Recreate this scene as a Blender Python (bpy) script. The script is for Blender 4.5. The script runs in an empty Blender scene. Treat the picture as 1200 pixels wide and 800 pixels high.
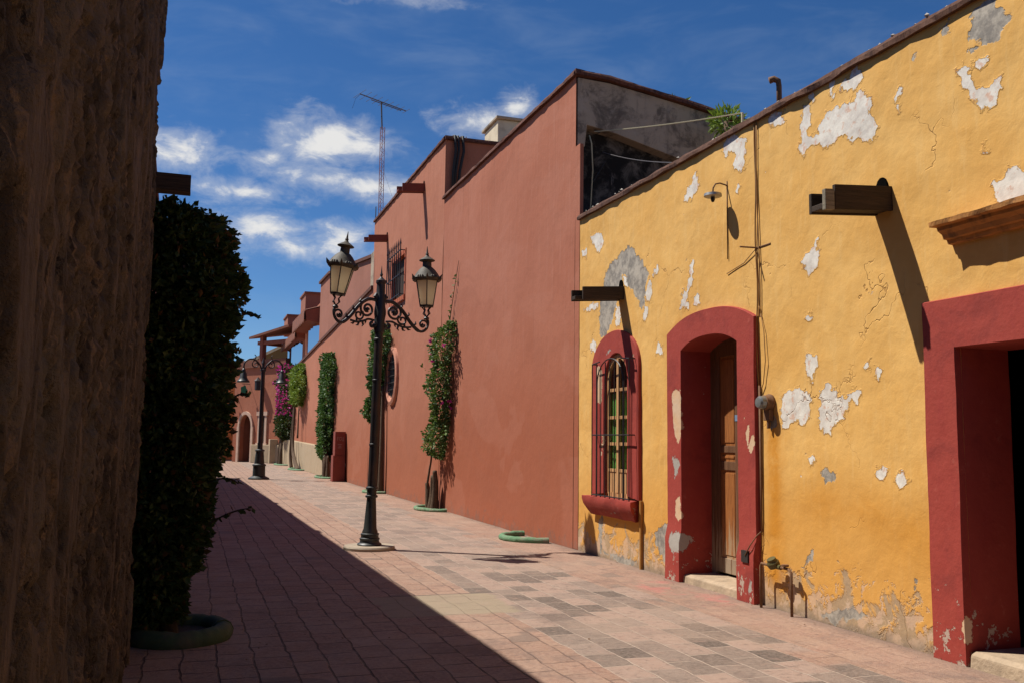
import bpy, bmesh, math, random
import numpy as np
from mathutils import Vector, Matrix
random.seed(7)
rng = np.random.default_rng(11)
scene = bpy.context.scene
COL = scene.collection
PI = math.pi

# ------------------------------------------------------------------ noise in numpy
def _hash(i, j, k, s):
    h = (i*374761393 + j*668265263 + k*2147483647 + s*1274126177) & 0xffffffff
    h = ((h ^ (h >> 13))*1274126177) & 0xffffffff
    return ((h ^ (h >> 16)) & 0xffff)/65535.0
def vnoise(x, y, z=0, s=0):
    x = np.asarray(x, float); y = np.asarray(y, float); z = np.asarray(z, float) + 0*x
    i = np.floor(x).astype(np.int64); j = np.floor(y).astype(np.int64); k = np.floor(z).astype(np.int64)
    u = x-i; v = y-j; w = z-k
    u = u*u*(3-2*u); v = v*v*(3-2*v); w = w*w*(3-2*w)
    r = 0
    for a in (0, 1):
        for b in (0, 1):
            for c in (0, 1):
                r = r + _hash(i+a, j+b, k+c, s)*(u if a else 1-u)*(v if b else 1-v)*(w if c else 1-w)
    return r
def fbm(x, y, z=0, o=4, s=0, g=.5):
    t = 0; a = 1; n = 0; f = 1
    for q in range(o):
        t = t + a*vnoise(np.asarray(x)*f, np.asarray(y)*f, np.asarray(z)*f, s+q*17); n += a; a *= g; f *= 2.03
    return t/n

# ------------------------------------------------------------------ scene tree helpers
ORG = {}
def setp(o, label=None, cat=None, group=None, kind=None):
    if label: o['label'] = label
    if cat: o['category'] = cat
    if group: o['group'] = group
    if kind: o['kind'] = kind
    return o
def thing(name, label, cat, loc, group=None):
    o = bpy.data.objects.new(name, None); COL.objects.link(o)
    o.empty_display_size = .2
    o.location = loc; ORG[o.name] = Vector(loc)
    return setp(o, label, cat, group)
class MB:
    def __init__(s): s.v = []; s.f = []; s.m = []; s.cur = 0
    def add(s, vs, fs):
        b = len(s.v); s.v += [tuple(p) for p in vs]; s.f += [tuple(b+i for i in f) for f in fs]
        s.m += [s.cur]*len(fs); return s
    def box(s, x0, x1, y0, y1, z0, z1):
        v = [(x, y, z) for x in (x0, x1) for y in (y0, y1) for z in (z0, z1)]
        return s.add(v, [(0,1,3,2),(4,6,7,5),(0,4,5,1),(2,3,7,6),(0,2,6,4),(1,5,7,3)])
    def obox(s, c, ax, ay, az):
        c, ax, ay, az = map(Vector, (c, ax, ay, az))
        v = [c+ax*i+ay*j+az*k for i in (-1, 1) for j in (-1, 1) for k in (-1, 1)]
        return s.add(v, [(0,1,3,2),(4,6,7,5),(0,4,5,1),(2,3,7,6),(0,2,6,4),(1,5,7,3)])
    def prism(s, pts, axis, a0, a1):
        # pts in the two other axes (in x,y,z order); extruded along axis
        n = len(pts)
        def mk(p, a):
            q = list(p); q.insert(axis, a); return q
        v = [mk(p, a0) for p in pts] + [mk(p, a1) for p in pts]
        f = [tuple(range(n))[::-1], tuple(range(n, 2*n))]
        f += [(i, (i+1) % n, n+(i+1) % n, n+i) for i in range(n)]
        return s.add(v, f)
    def tube(s, pts, r, n=8, caps=True):
        pts = [Vector(p) for p in pts]; rr = r if isinstance(r, (list, tuple)) else [r]*len(pts)
        up = None; v = []
        for i, p in enumerate(pts):
            t = (pts[min(i+1, len(pts)-1)]-pts[max(i-1, 0)])
            if t.length < 1e-9: t = Vector((0, 0, 1))
            t.normalize()
            if up is None:
                up = t.orthogonal().normalized()
            up = (up - t*up.dot(t));
            if up.length < 1e-6: up = t.orthogonal()
            up.normalize(); bi = t.cross(up)
            for k in range(n):
                a = 2*PI*k/n; v.append(p + (up*math.cos(a)+bi*math.sin(a))*rr[i])
        f = []
        for i in range(len(pts)-1):
            for k in range(n):
                f.append((i*n+k, i*n+(k+1) % n, (i+1)*n+(k+1) % n, (i+1)*n+k))
        if caps:
            f.append(tuple(range(n))[::-1]); f.append(tuple(range((len(pts)-1)*n, len(pts)*n)))
        return s.add(v, f)
    def lathe(s, prof, c=(0, 0, 0), n=24, M=None, ph=0.0):
        v = []
        for r, z in prof:
            for k in range(n):
                a = 2*PI*k/n+ph; p = Vector((r*math.cos(a), r*math.sin(a), z))
                if M: p = M @ p
                v.append(p+Vector(c))
        f = []
        for i in range(len(prof)-1):
            for k in range(n):
                f.append((i*n+k, i*n+(k+1) % n, (i+1)*n+(k+1) % n, (i+1)*n+k))
        f.append(tuple(range(n))[::-1]); f.append(tuple(range((len(prof)-1)*n, len(prof)*n)))
        return s.add(v, f)
    def build(s, name, mat, parent=None, smooth=False, angle=None, attrs=None, bevel=0, label=None):
        me = bpy.data.meshes.new(name)
        org = ORG[parent.name] if parent is not None else Vector((0, 0, 0))
        me.from_pydata([tuple(Vector(p)-org) for p in s.v], [], s.f)
        mats = mat if isinstance(mat, (list, tuple)) else [mat]
        for m in mats: me.materials.append(m)
        if len(mats) > 1: me.polygons.foreach_set('material_index', s.m)
        if attrs:
            for k, a in attrs.items():
                at = me.attributes.new(k, 'FLOAT', 'POINT'); at.data.foreach_set('value', np.asarray(a, np.float32))
        if bevel or not smooth:
            pass
        bm = bmesh.new(); bm.from_mesh(me)
        if not attrs: bmesh.ops.recalc_face_normals(bm, faces=bm.faces)
        if bevel:
            es = [e for e in bm.edges if e.is_manifold and e.calc_face_angle(0) > .6]
            bmesh.ops.bevel(bm, geom=es, offset=bevel, segments=2, profile=.6, affect='EDGES', clamp_overlap=True)
        bm.to_mesh(me); bm.free()
        if smooth:
            me.polygons.foreach_set('use_smooth', [True]*len(me.polygons))
            if angle: me.set_sharp_from_angle(angle=angle)
        me.update()
        o = bpy.data.objects.new(name, me); COL.objects.link(o)
        if parent is not None: o.parent = parent
        ORG[o.name] = org.copy()
        if label: o['label'] = label
        return o

# ------------------------------------------------------------------ node helpers
class NT:
    def __init__(s, nt): s.nt = nt; s.n = nt.nodes; s.l = nt.links
    def new(s, t, **k):
        n = s.n.new(t)
        for a, b in k.items(): setattr(n, a, b)
        return n
    def put(s, sock, v):
        if v is None: return
        if hasattr(v, 'is_output') or isinstance(v, bpy.types.NodeSocket): s.l.new(v, sock)
        else:
            try: sock.default_value = v
            except Exception: sock.default_value = (v[0], v[1], v[2], 1.0)
    def m(s, op, a, b=None, c=None, clamp=False):
        n = s.new('ShaderNodeMath', operation=op, use_clamp=clamp)
        s.put(n.inputs[0], a); s.put(n.inputs[1], b)
        if c is not None: s.put(n.inputs[2], c)
        return n.outputs[0]
    def mix(s, f, a, b, mode='MIX'):
        n = s.new('ShaderNodeMix', data_type='RGBA', blend_type=mode)
        s.put(n.inputs[0], f)
        for i, v in ((6, a), (7, b)):
            if isinstance(v, (tuple, list)): n.inputs[i].default_value = (v[0], v[1], v[2], 1)
            else: s.l.new(v, n.inputs[i])
        return n.outputs[2]
    def ramp(s, f, a, b, lo=0.0, hi=1.0, smooth=True):
        n = s.new('ShaderNodeMapRange', interpolation_type='SMOOTHSTEP' if smooth else 'LINEAR')
        s.put(n.inputs[0], f); s.put(n.inputs[1], a); s.put(n.inputs[2], b); s.put(n.inputs[3], lo); s.put(n.inputs[4], hi)
        return n.outputs[0]
    def noise(s, vec, scale, detail=4, rough=.55, dist=0.0, off=None):
        if off is not None:
            a = s.new('ShaderNodeVectorMath', operation='ADD'); s.put(a.inputs[0], vec); a.inputs[1].default_value = off; vec = a.outputs[0]
        n = s.new('ShaderNodeTexNoise'); s.put(n.inputs['Vector'], vec)
        n.inputs['Scale'].default_value = scale; n.inputs['Detail'].default_value = detail
        n.inputs['Roughness'].default_value = rough; n.inputs['Distortion'].default_value = dist
        return n.outputs[0]
    def scale(s, vec, sc):
        n = s.new('ShaderNodeVectorMath', operation='MULTIPLY'); s.put(n.inputs[0], vec); n.inputs[1].default_value = sc
        return n.outputs[0]
    def vadd(s, a, b):
        n = s.new('ShaderNodeVectorMath', operation='ADD'); s.put(n.inputs[0], a); s.put(n.inputs[1], b); return n.outputs[0]
    def coords(s):
        # world-aligned position: generated from the object's own coordinates (no object is rotated)
        return s.new('ShaderNodeNewGeometry').outputs['Position']
    def attr(s, name): return s.new('ShaderNodeAttribute', attribute_name=name).outputs['Fac']
    def bump(s, h, strength=.4, dist=.01, nrm=None):
        n = s.new('ShaderNodeBump'); s.put(n.inputs['Height'], h); n.inputs['Strength'].default_value = strength
        n.inputs['Distance'].default_value = dist
        if nrm is not None: s.put(n.inputs['Normal'], nrm)
        return n.outputs[0]
    def sep(s, vec):
        n = s.new('ShaderNodeSeparateXYZ'); s.put(n.inputs[0], vec); return n.outputs
    def comb(s, x, y, z):
        n = s.new('ShaderNodeCombineXYZ'); s.put(n.inputs[0], x); s.put(n.inputs[1], y); s.put(n.inputs[2], z); return n.outputs[0]
def material(name):
    m = bpy.data.materials.new(name); m.use_nodes = True
    t = NT(m.node_tree); b = t.n['Principled BSDF']
    b.inputs['Roughness'].default_value = .85
    b.inputs['Specular IOR Level'].default_value = .25
    return m, t, b
def fin(t, b, col=None, rough=None, nrm=None):
    if col is not None: t.put(b.inputs['Base Color'], col if not isinstance(col, tuple) else (*col, 1))
    if rough is not None: t.put(b.inputs['Roughness'], rough)
    if nrm is not None: t.l.new(nrm, b.inputs['Normal'])
def simple(name, col, var=.25, scale=12, rough=.8, bump=.25, bd=.004, dirt=None, dscale=3, damt=.5, metallic=0, spec=.3, stretch=(1, 1, 1)):
    m, t, b = material(name); p = t.scale(t.coords(), stretch)
    n = t.noise(p, scale, 5, .6)
    c = t.mix(n, tuple(x*(1-var) for x in col), tuple(min(1, x*(1+var)) for x in col))
    if dirt: c = t.mix(t.ramp(t.noise(p, dscale, 5, .65), .45, .7, 0, damt), c, dirt)
    fin(t, b, c, rough, t.bump(t.noise(p, scale*3, 4, .6), bump, bd)); b.inputs['Metallic'].default_value = metallic
    b.inputs['Specular IOR Level'].default_value = spec
    return m

# ------------------------------------------------------------------ materials
def mat_yellow():
    m, t, b = material('yellow_limewash'); p = t.coords()
    big = t.noise(p, .9, 3, .55); mid = t.noise(p, 5, 5, .6, .3); fine = t.noise(p, 40, 3, .6)
    c = t.mix(t.ramp(big, .3, .7), (.63, .345, .090), (.69, .410, .128))
    c = t.mix(t.ramp(mid, .35, .75, 0, .45), c, (.60, .31, .07))
    # brushy vertical streaks
    st = t.noise(t.scale(p, (1, 5, .7)), 3, 4, .6)
    c = t.mix(t.ramp(st, .5, .72, 0, .35), c, (.71, .455, .17))
    z = t.sep(p)[2]
    # weathered orange band near the street, cement and grime at the foot
    low = t.ramp(t.m('ADD', z, t.m('MULTIPLY', t.m('SUBTRACT', mid, .5), .9)), .55, 1.45, 1, 0)
    c = t.mix(t.m('MULTIPLY', low, .6), c, (.56, .26, .045))
    wn = t.noise(p, 3.2, 5, .68, .5, (3, 1, 8)); wz = t.ramp(z, .05, .85, .17, -.12)
    wear = t.ramp(t.m('ADD', wn, wz), .58, .66, 0, .85)
    wear2 = t.ramp(t.m('ADD', t.noise(p, 6, 5, .7, .4, (9, 4, 2)), wz), .64, .68, 0, .8)
    foot = t.ramp(t.m('ADD', z, t.m('MULTIPLY', t.m('SUBTRACT', wn, .5), .35)), .0, .12, .8, 0)
    c = t.mix(wear, c, t.mix(fine, (.25, .20, .15), (.42, .30, .18)))
    c = t.mix(wear2, c, t.mix(mid, (.50, .40, .30), (.55, .32, .18)))
    c = t.mix(foot, c, (.24, .18, .13))
    stain = t.attr('stain')
    c = t.mix(t.m('MULTIPLY', stain, t.ramp(mid, .25, .6, .5, 1)), c, (.52, .215, .02))
    # peeled paint: white lime coat and grey cement showing through
    vo = t.new('ShaderNodeTexVoronoi'); t.put(vo.inputs['Vector'], p); vo.inputs['Scale'].default_value = 13; vor = vo.outputs['Distance']
    e = t.m('ADD', t.m('MULTIPLY', t.m('SUBTRACT', t.noise(p, 11, 5, .74, .5), .5), .80), t.m('MULTIPLY', t.m('SUBTRACT', vor, .42), .42))
    pw = t.m('ADD', t.attr('peel_white'), e); pg = t.m('ADD', t.attr('peel_grey'), e)
    mw = t.ramp(pw, .49, .515); mg = t.ramp(pg, .47, .56)
    rim = t.m('MULTIPLY', t.ramp(pw, .43, .49), t.m('SUBTRACT', 1, mw))
    c = t.mix(t.m('MULTIPLY', rim, t.ramp(t.noise(p, 22, 3, .6), .45, .62, 0, .75)), c, (.33, .13, .04))  # brown rim: undercoat plus a thin edge shadow put into the colour
    white = t.mix(t.ramp(t.noise(p, 7, 3, .6), .35, .7), (.70, .66, .58), (.55, .50, .44))
    white = t.mix(t.ramp(t.noise(p, 12, 3, .7, 0, (2, 7, 1)), .54, .68, 0, .65), white, (.56, .30, .19))
    grey = t.mix(t.ramp(t.noise(p, 7, 4, .75), .35, .65), (.20, .18, .155), (.40, .355, .29))
    c = t.mix(mw, c, white); c = t.mix(mg, c, grey)
    # small isolated chips
    ch = t.ramp(t.noise(p, 4.5, 5, .7, 0, (12, 5, 3)), .715, .73)
    c = t.mix(ch, c, white)
    # hairline cracks
    v = t.new('ShaderNodeTexVoronoi', feature='DISTANCE_TO_EDGE'); t.put(v.inputs['Vector'], t.vadd(p, t.scale(t.new('ShaderNodeTexNoise').outputs[1], (.0, .0, .0))))
    dn = t.new('ShaderNodeTexNoise'); t.put(dn.inputs['Vector'], p); dn.inputs['Scale'].default_value = 4; dn.inputs['Detail'].default_value = 3
    t.put(v.inputs['Vector'], t.vadd(p, t.scale(dn.outputs[1], (.5, .5, .5)))); v.inputs['Scale'].default_value = .75
    crack = t.m('MULTIPLY', t.ramp(v.outputs['Distance'], .0, .006, 1, 0), t.ramp(big, .5, .6))
    c = t.mix(t.m('MULTIPLY', crack, .55), c, (.25, .11, .03))
    peel = t.m('MAXIMUM', t.m('MAXIMUM', mw, t.m('MULTIPLY', mg, .7)), t.m('MAXIMUM', ch, t.m('MULTIPLY', t.m('MAXIMUM', wear, wear2), .6)))
    curl = t.m('MULTIPLY', t.ramp(pw, .36, .485), t.m('SUBTRACT', 1, mw))
    h = t.m('ADD', t.m('MULTIPLY', peel, -1.0), t.m('MULTIPLY', curl, .5))
    h = t.m('ADD', h, t.m('MULTIPLY', mid, .75)); h = t.m('ADD', h, t.m('MULTIPLY', fine, .16))
    h = t.m('ADD', h, t.m('MULTIPLY', t.noise(p, 2.0, 3, .5), 2.4)); h = t.m('SUBTRACT', h, t.m('MULTIPLY', crack, .5))
    fin(t, b, c, .9, t.bump(h, .8, .012)); return m
def mat_pink(name, c0, c1, c2, dirt=(.20, .10, .07), lowband=1.9):
    m, t, b = material(name); p = t.coords()
    big = t.noise(p, .5, 4, .55); mid = t.noise(p, 3.5, 5, .6, .2); fine = t.noise(p, 45, 4, .6)
    c = t.mix(t.ramp(big, .3, .7), c0, c1)
    st = t.noise(t.scale(p, (1, 7, .35)), 2.2, 5, .65)
    c = t.mix(t.ramp(st, .48, .75, 0, .5), c, c2)
    z = t.sep(p)[2]
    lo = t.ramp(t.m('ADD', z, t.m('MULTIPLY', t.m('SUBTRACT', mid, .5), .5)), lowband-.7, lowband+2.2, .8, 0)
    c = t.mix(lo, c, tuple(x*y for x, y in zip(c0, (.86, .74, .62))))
    c = t.mix(t.ramp(mid, .55, .8, 0, .3), c, tuple(x*.8 for x in c0))
    g = t.m('ADD', t.noise(p, 5, 6, .7, .4, (4, 4, 1)), t.ramp(z, .0, .55, .16, -.15))
    c = t.mix(t.ramp(g, .6, .7, 0, .6), c, dirt)
    c = t.mix(t.ramp(t.noise(p, 1.7, 6, .72, .3, (1, 8, 6)), .70, .73, 0, .35), c, tuple(min(1, x*1.35+.03) for x in c1))
    sp = t.noise(t.scale(p, (1, 9, .25)), 2.4, 4, .6, 0, (7, 3, 5))
    c = t.mix(t.ramp(sp, .58, .72, 0, .38), c, tuple(x*.74 for x in c0))
    pt = t.noise(t.scale(p, (1, .5, .8)), .9, 3, .5, .8, (11, 2, 6)); c = t.mix(t.ramp(pt, .56, .60, 0, .22), c, c2); c = t.mix(t.ramp(pt, .42, .38, 0, .25), c, tuple(x*.82 for x in c0))
    rain = t.noise(t.scale(p, (1, 11, .16)), 1.6, 4, .6, 0, (3, 6, 5)); c = t.mix(t.m('MULTIPLY', t.ramp(rain, .55, .75, 0, .45), t.ramp(z, 4.2, 7.6, .1, 1)), c, tuple(x*.66 for x in c0))
    fk = t.ramp(t.noise(p, 9, 6, .75, .2, (2, 9, 4)), .71, .735, 0, .6); c = t.mix(t.m('MULTIPLY', fk, t.ramp(z, .1, 1.4, 1, .25)), c, (.34, .24, .17))
    h = t.m('ADD', t.m('MULTIPLY', t.noise(p, 5, 5, .6), 1.3), t.m('MULTIPLY', fine, .2))
    h = t.m('ADD', h, t.m('MULTIPLY', t.noise(p, 1.3, 3, .5), 3))
    fin(t, b, c, .9, t.bump(h, .6, .010)); return m
def mat_redframe():
    m, t, b = material('oxblood_paint'); p = t.coords()
    mid = t.noise(p, 5, 5, .6, .3); fine = t.noise(p, 45, 3, .6); z = t.sep(p)[2]
    c = t.mix(mid, (.275, .036, .026), (.34, .058, .040))
    c = t.mix(t.ramp(t.noise(t.scale(p, (1, 3, .6)), 4, 4, .6), .5, .75, 0, .4), c, (.26, .032, .03))
    c = t.mix(t.ramp(t.noise(p, 2.2, 6, .72, .3, (8, 1, 2)), .50, .68, 0, .5), c, (.18, .028, .024)); c = t.mix(t.ramp(t.noise(p, 9, 5, .7, .2, (1, 6, 2)), .60, .72, 0, .4), c, (.42, .12, .085))
    e = t.m('MULTIPLY', t.m('SUBTRACT', t.noise(p, 13, 7, .72, .3), .5), .80)
    pw = t.ramp(t.m('ADD', t.attr('peel_white'), e), .49, .515); pg = t.ramp(t.m('ADD', t.attr('peel_grey'), e), .49, .52)
    wz = t.ramp(z, .05, .9, .13, -.02)
    chips = t.ramp(t.m('ADD', t.noise(p, 7, 5, .74, .2, (2, 5, 8)), wz), .685, .705)
    c = t.mix(chips, c, (.42, .32, .25)); c = t.mix(pw, c, t.mix(mid, (.60, .34, .15), (.56, .46, .36))); c = t.mix(pg, c, (.34, .31, .27))
    peel = t.m('MAXIMUM', chips, t.m('MAXIMUM', pw, pg))
    h = t.m('ADD', t.m('MULTIPLY', peel, -.8), t.m('ADD', t.m('MULTIPLY', t.noise(p, 10, 4, .6), 1.1), t.m('MULTIPLY', fine, .2)))
    fin(t, b, c, .78, t.bump(h, .7, .008)); return m
def mat_paving():
    m, t, b = material('worn_paving'); p = t.coords()
    s = t.sep(p); X, Y = s[0], s[1]
    dn = t.new('ShaderNodeTexNoise'); t.put(dn.inputs['Vector'], p); dn.inputs['Scale'].default_value = 2.2; dn.inputs['Detail'].default_value = 3
    ds = t.sep(dn.outputs[1])
    Xd = t.m('ADD', X, t.m('MULTIPLY', t.m('SUBTRACT', ds[0], .5), .085)); Yd = t.m('ADD', Y, t.m('MULTIPLY', t.m('SUBTRACT', ds[1], .5), .10))
    vec = t.comb(Yd, Xd, 0)
    def brick(bw, rh, ms, sm, off=.5):
        n = t.new('ShaderNodeTexBrick'); t.put(n.inputs['Vector'], vec)
        n.inputs['Color1'].default_value = (0, 0, 0, 1); n.inputs['Color2'].default_value = (1, 1, 1, 1); n.inputs['Mortar'].default_value = (.5, .5, .5, 1)
        n.inputs['Scale'].default_value = 1; n.inputs['Mortar Size'].default_value = ms; n.inputs['Mortar Smooth'].default_value = sm
        n.inputs['Brick Width'].default_value = bw; n.inputs['Row Height'].default_value = rh; n.offset = off
        return n.outputs['Color'], n.outputs['Fac']
    ra, fa = brick(.37, .25, .010, .5, .42); rb, fb = brick(.37, .26, .009, .5, .5)
    ra = t.sep(ra)[0]; rb = t.sep(rb)[0]
    big = t.noise(p, .45, 4, .55); mid = t.noise(p, 2.6, 6, .65, .3); fine = t.noise(p, 30, 5, .65); grit = t.noise(p, 120, 3, .6)
    # pink cantera
    mot = t.noise(p, 14, 5, .7, .3, (3, 7, 1)); mot2 = t.noise(p, 6, 5, .7, .4, (9, 1, 3))
    ca = t.mix(ra, (.235, .138, .092), (.325, .208, .146))
    ca = t.mix(t.ramp(mid, .38, .7, 0, .6), ca, (.27, .145, .105)); ca = t.mix(t.ramp(mot2, .48, .66, 0, .6), ca, (.20, .125, .095))
    ca = t.mix(t.ramp(fine, .35, .65, 0, .5), ca, (.39, .265, .20)); ca = t.mix(t.ramp(mot, .52, .68, 0, .6), ca, (.165, .105, .08))
    ca = t.mix(t.ramp(t.m('MULTIPLY', ra, t.ramp(big, .45, .62)), .66, .8, 0, .7), ca, (.165, .120, .095))
    # grey stone band: every stone its own tone
    near = t.ramp(t.m('SUBTRACT', Y, t.m('MULTIPLY', t.m('SUBTRACT', X, 3), .8)), 7.0, 14, 1, .28)
    rr_ = t.m('ADD', rb, t.m('MULTIPLY', t.m('SUBTRACT', mid, .5), .35))
    cb = t.mix(t.ramp(rr_, .20, .45), (.315, .215, .165), (.245, .180, .142))
    cb = t.mix(t.m('MULTIPLY', t.ramp(rr_, .42, .66), near), cb, (.185, .138, .108))
    cb = t.mix(t.m('MULTIPLY', t.ramp(rr_, .70, .86), near), cb, (.085, .065, .052))
    cb = t.mix(t.ramp(fine, .35, .65, 0, .38), cb, (.33, .25, .20)); cb = t.mix(t.ramp(mot, .50, .68, 0, .6), cb, (.115, .082, .064)); cb = t.mix(t.ramp(mot2, .52, .7, 0, .5), cb, (.30, .19, .145))
    # zone of the grey band, snapped to rows
    xs = t.m('SNAP', Xd, .26)
    wob = t.m('MULTIPLY', t.m('SUBTRACT', big, .5), .9)
    inb = t.m('MULTIPLY', t.ramp(t.m('ADD', xs, 0), 2.62, 2.66), t.ramp(t.m('ADD', xs, wob), 4.40, 4.46, 1, 0))
    inb = t.m('MULTIPLY', inb, 1)
    c = t.mix(inb, ca, cb)
    # joints: dark and open on the left, pale mortar in the band, nearly filled near the right wall
    rgt = t.ramp(t.m('ADD', X, t.m('MULTIPLY', t.m('SUBTRACT', mid, .5), 1.2)), 4.3, 4.9)
    lft = t.ramp(t.m('ADD', X, t.m('MULTIPLY', t.m('SUBTRACT', big, .5), 1.0)), 1.9, 2.8, 1, .5)
    ja = t.m('MULTIPLY', fa, t.m('MULTIPLY', lft, t.m('SUBTRACT', 1, t.m('MULTIPLY', rgt, .75))))
    jn = t.ramp(t.noise(p, 5, 4, .6, 0, (3, 3, 3)), .32, .55, .2, 1)
    ja = t.m('MULTIPLY', t.m('MULTIPLY', ja, jn), t.m('SUBTRACT', 1, inb)); jb = t.m('MULTIPLY', t.m('MULTIPLY', fb, inb), jn)
    c = t.mix(t.m('MULTIPLY', ja, .9), c, (.075, .05, .042)); c = t.mix(t.m('MULTIPLY', jb, .85), c, (.42, .33, .26))
    # cast concrete repair patch
    ew = t.m('MULTIPLY', t.m('SUBTRACT', t.noise(p, 4, 4, .6, 0, (5, 5, 5)), .5), .28)
    xe = t.m('ADD', X, ew); ye = t.m('ADD', Y, ew)
    patch = t.m('MULTIPLY', t.m('MULTIPLY', t.ramp(xe, 1.75, 1.8), t.ramp(xe, 3.0, 3.06, 1, 0)), t.m('MULTIPLY', t.ramp(ye, 8.45, 8.55), t.ramp(Y, 9.62, 9.63, 1, 0)))
    c = t.mix(patch, c, t.mix(mid, (.22, .17, .115), (.33, .26, .18)))
    edge = t.m('MULTIPLY', t.m('MULTIPLY', t.ramp(Y, 9.61, 9.63), t.ramp(Y, 9.65, 9.67, 1, 0)), t.m('MULTIPLY', t.ramp(X, 1.9, 2.0), t.ramp(X, 3.1, 3.2, 1, 0)))
    c = t.mix(t.m('MULTIPLY', edge, .75), c, (.08, .06, .05))
    # pale lime spill and red paint marks, dirt along the walls
    lime = t.ramp(t.noise(p, 1.6, 6, .7, .3, (8, 2, 1)), .67, .72, 0, .5); c = t.mix(lime, c, (.46, .38, .32))
    dirt = t.ramp(t.noise(p, 1.3, 6, .74, .3, (1, 2, 9)), .50, .68, 0, .6); c = t.mix(dirt, c, (.16, .11, .09))
    red = t.m('MULTIPLY', t.ramp(t.noise(t.scale(p, (1, 1, 1)), 3, 5, .65, .2, (2, 2, 4)), .5, .62, 0, .5), t.m('MULTIPLY', t.ramp(X, 4.7, 4.9), t.m('MULTIPLY', t.ramp(Y, 8.2, 8.5), t.ramp(Y, 9.8, 10.4, 1, 0))))
    c = t.mix(red, c, (.46, .14, .12))
    wl = t.m('MULTIPLY', t.ramp(t.m('ADD', X, t.m('MULTIPLY', t.m('SUBTRACT', mid, .5), .3)), 5.25, 5.5), .55); c = t.mix(wl, c, (.15, .105, .08))
    dust = t.ramp(t.noise(p, .8, 5, .7, .4, (4, 8, 2)), .45, .7, 0, .45); c = t.mix(dust, c, (.33, .235, .175))
    pit = t.ramp(t.noise(p, 55, 3, .7, 0, (6, 6, 2)), .66, .74, 0, .5); c = t.mix(pit, c, (.11, .075, .06))
    j = t.m('MAXIMUM', ja, t.m('MULTIPLY', jb, .4))
    h = t.m('ADD', t.m('MULTIPLY', j, -1.6), t.m('ADD', t.m('MULTIPLY', mid, .9), t.m('ADD', t.m('MULTIPLY', fine, .5), t.m('MULTIPLY', ra, .3))))
    h = t.m('SUBTRACT', h, t.m('MULTIPLY', pit, .7)); h = t.m('ADD', h, t.m('MULTIPLY', grit, .3))
    fin(t, b, c, t.ramp(mid, .3, .7, .72, .92), t.bump(h, .9, .014)); b.inputs['Specular IOR Level'].default_value = .35
    return m
def mat_rubble():
    m, t, b = material('crumbling_adobe'); p = t.coords()
    big = t.noise(p, 1.3, 5, .6, .3); mid = t.noise(p, 6, 6, .68, .4); fine = t.noise(p, 45, 4, .65)
    c = t.mix(t.ramp(big, .35, .65), (.080, .062, .045), (.120, .090, .063))
    vs_ = t.noise(t.scale(p, (1, 3.2, .45)), 2.6, 6, .68, .3, (2, 4, 1))
    c = t.mix(t.ramp(vs_, .46, .60, 0, .9), c, (.034, .025, .018))
    c = t.mix(t.ramp(t.noise(t.scale(p, (1, 1.6, .6)), 8, 6, .74, .5, (3, 9, 2)), .54, .62, 0, .8), c, (.205, .135, .080))
    c = t.mix(t.ramp(t.noise(t.scale(p, (1, 1.5, .6)), 12, 6, .74, .4, (1, 1, 7)), .57, .63, 0, .9), c, (.018, .013, .010))
    c = t.mix(t.ramp(t.noise(p, 2.0, 5, .6, .3, (6, 2, 3)), .54, .64, 0, .7), c, (.105, .092, .074))
    c = t.mix(t.ramp(fine, .5, .7, 0, .4), c, (.05, .036, .026))
    dep = t.attr('depth'); c = t.mix(t.ramp(dep, .5, .85, 0, .5), c, (.15, .108, .072)); c = t.mix(t.ramp(dep, .12, .42, .95, 0), c, (.018, .013, .010))  # crevice shade put into the colour: recesses near black, raised plaster lighter
    h = t.m('ADD', t.m('MULTIPLY', mid, 1.6), t.m('ADD', t.m('MULTIPLY', fine, .5), t.m('MULTIPLY', t.noise(p, 17, 5, .7), 1)))
    fin(t, b, c, .95, t.bump(h, 1.0, .03)); return m
def mat_endwall():
    m, t, b = material('mouldy_concrete'); p = t.coords(); s = t.sep(p)
    big = t.noise(p, 1.2, 5, .6, .3); mid = t.noise(p, 4, 6, .7, .3); st = t.noise(t.scale(p, (6, 1, .6)), 2, 5, .65)
    c = t.mix(big, (.30, .235, .165), (.42, .335, .245)); c = t.mix(t.ramp(st, .5, .75, 0, .55), c, (.13, .105, .085)); c = t.mix(t.ramp(mid, .5, .7, 0, .35), c, (.35, .31, .27)); c = t.mix(t.ramp(t.noise(p, 1.9, 6, .72, .4, (5, 5, 9)), .47, .64, 0, .75), c, (.075, .06, .048))
    fin(t, b, c, .95, t.bump(t.m('ADD', mid, t.noise(p, 30, 4)), .5, .01)); return m
def mat_mould():
    m, t, b = material('black_mould_wall'); p = t.coords(); s = t.sep(p)
    mid = t.noise(p, 2.6, 6, .7, .5); st = t.noise(t.scale(p, (3, 1, 1)), 2.4, 6, .7, .3, (4, 0, 2))
    c = t.mix(t.ramp(mid, .46, .70), (.014, .012, .010), (.15, .125, .10)); c = t.mix(t.ramp(st, .60, .72, 0, .8), c, (.21, .18, .155))
    c = t.mix(t.ramp(s[2], 5.0, 5.9, .55, 0), c, (.055, .055, .06))
    fin(t, b, c, .95, t.bump(t.noise(p, 14, 5, .65), .6, .012)); return m
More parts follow.
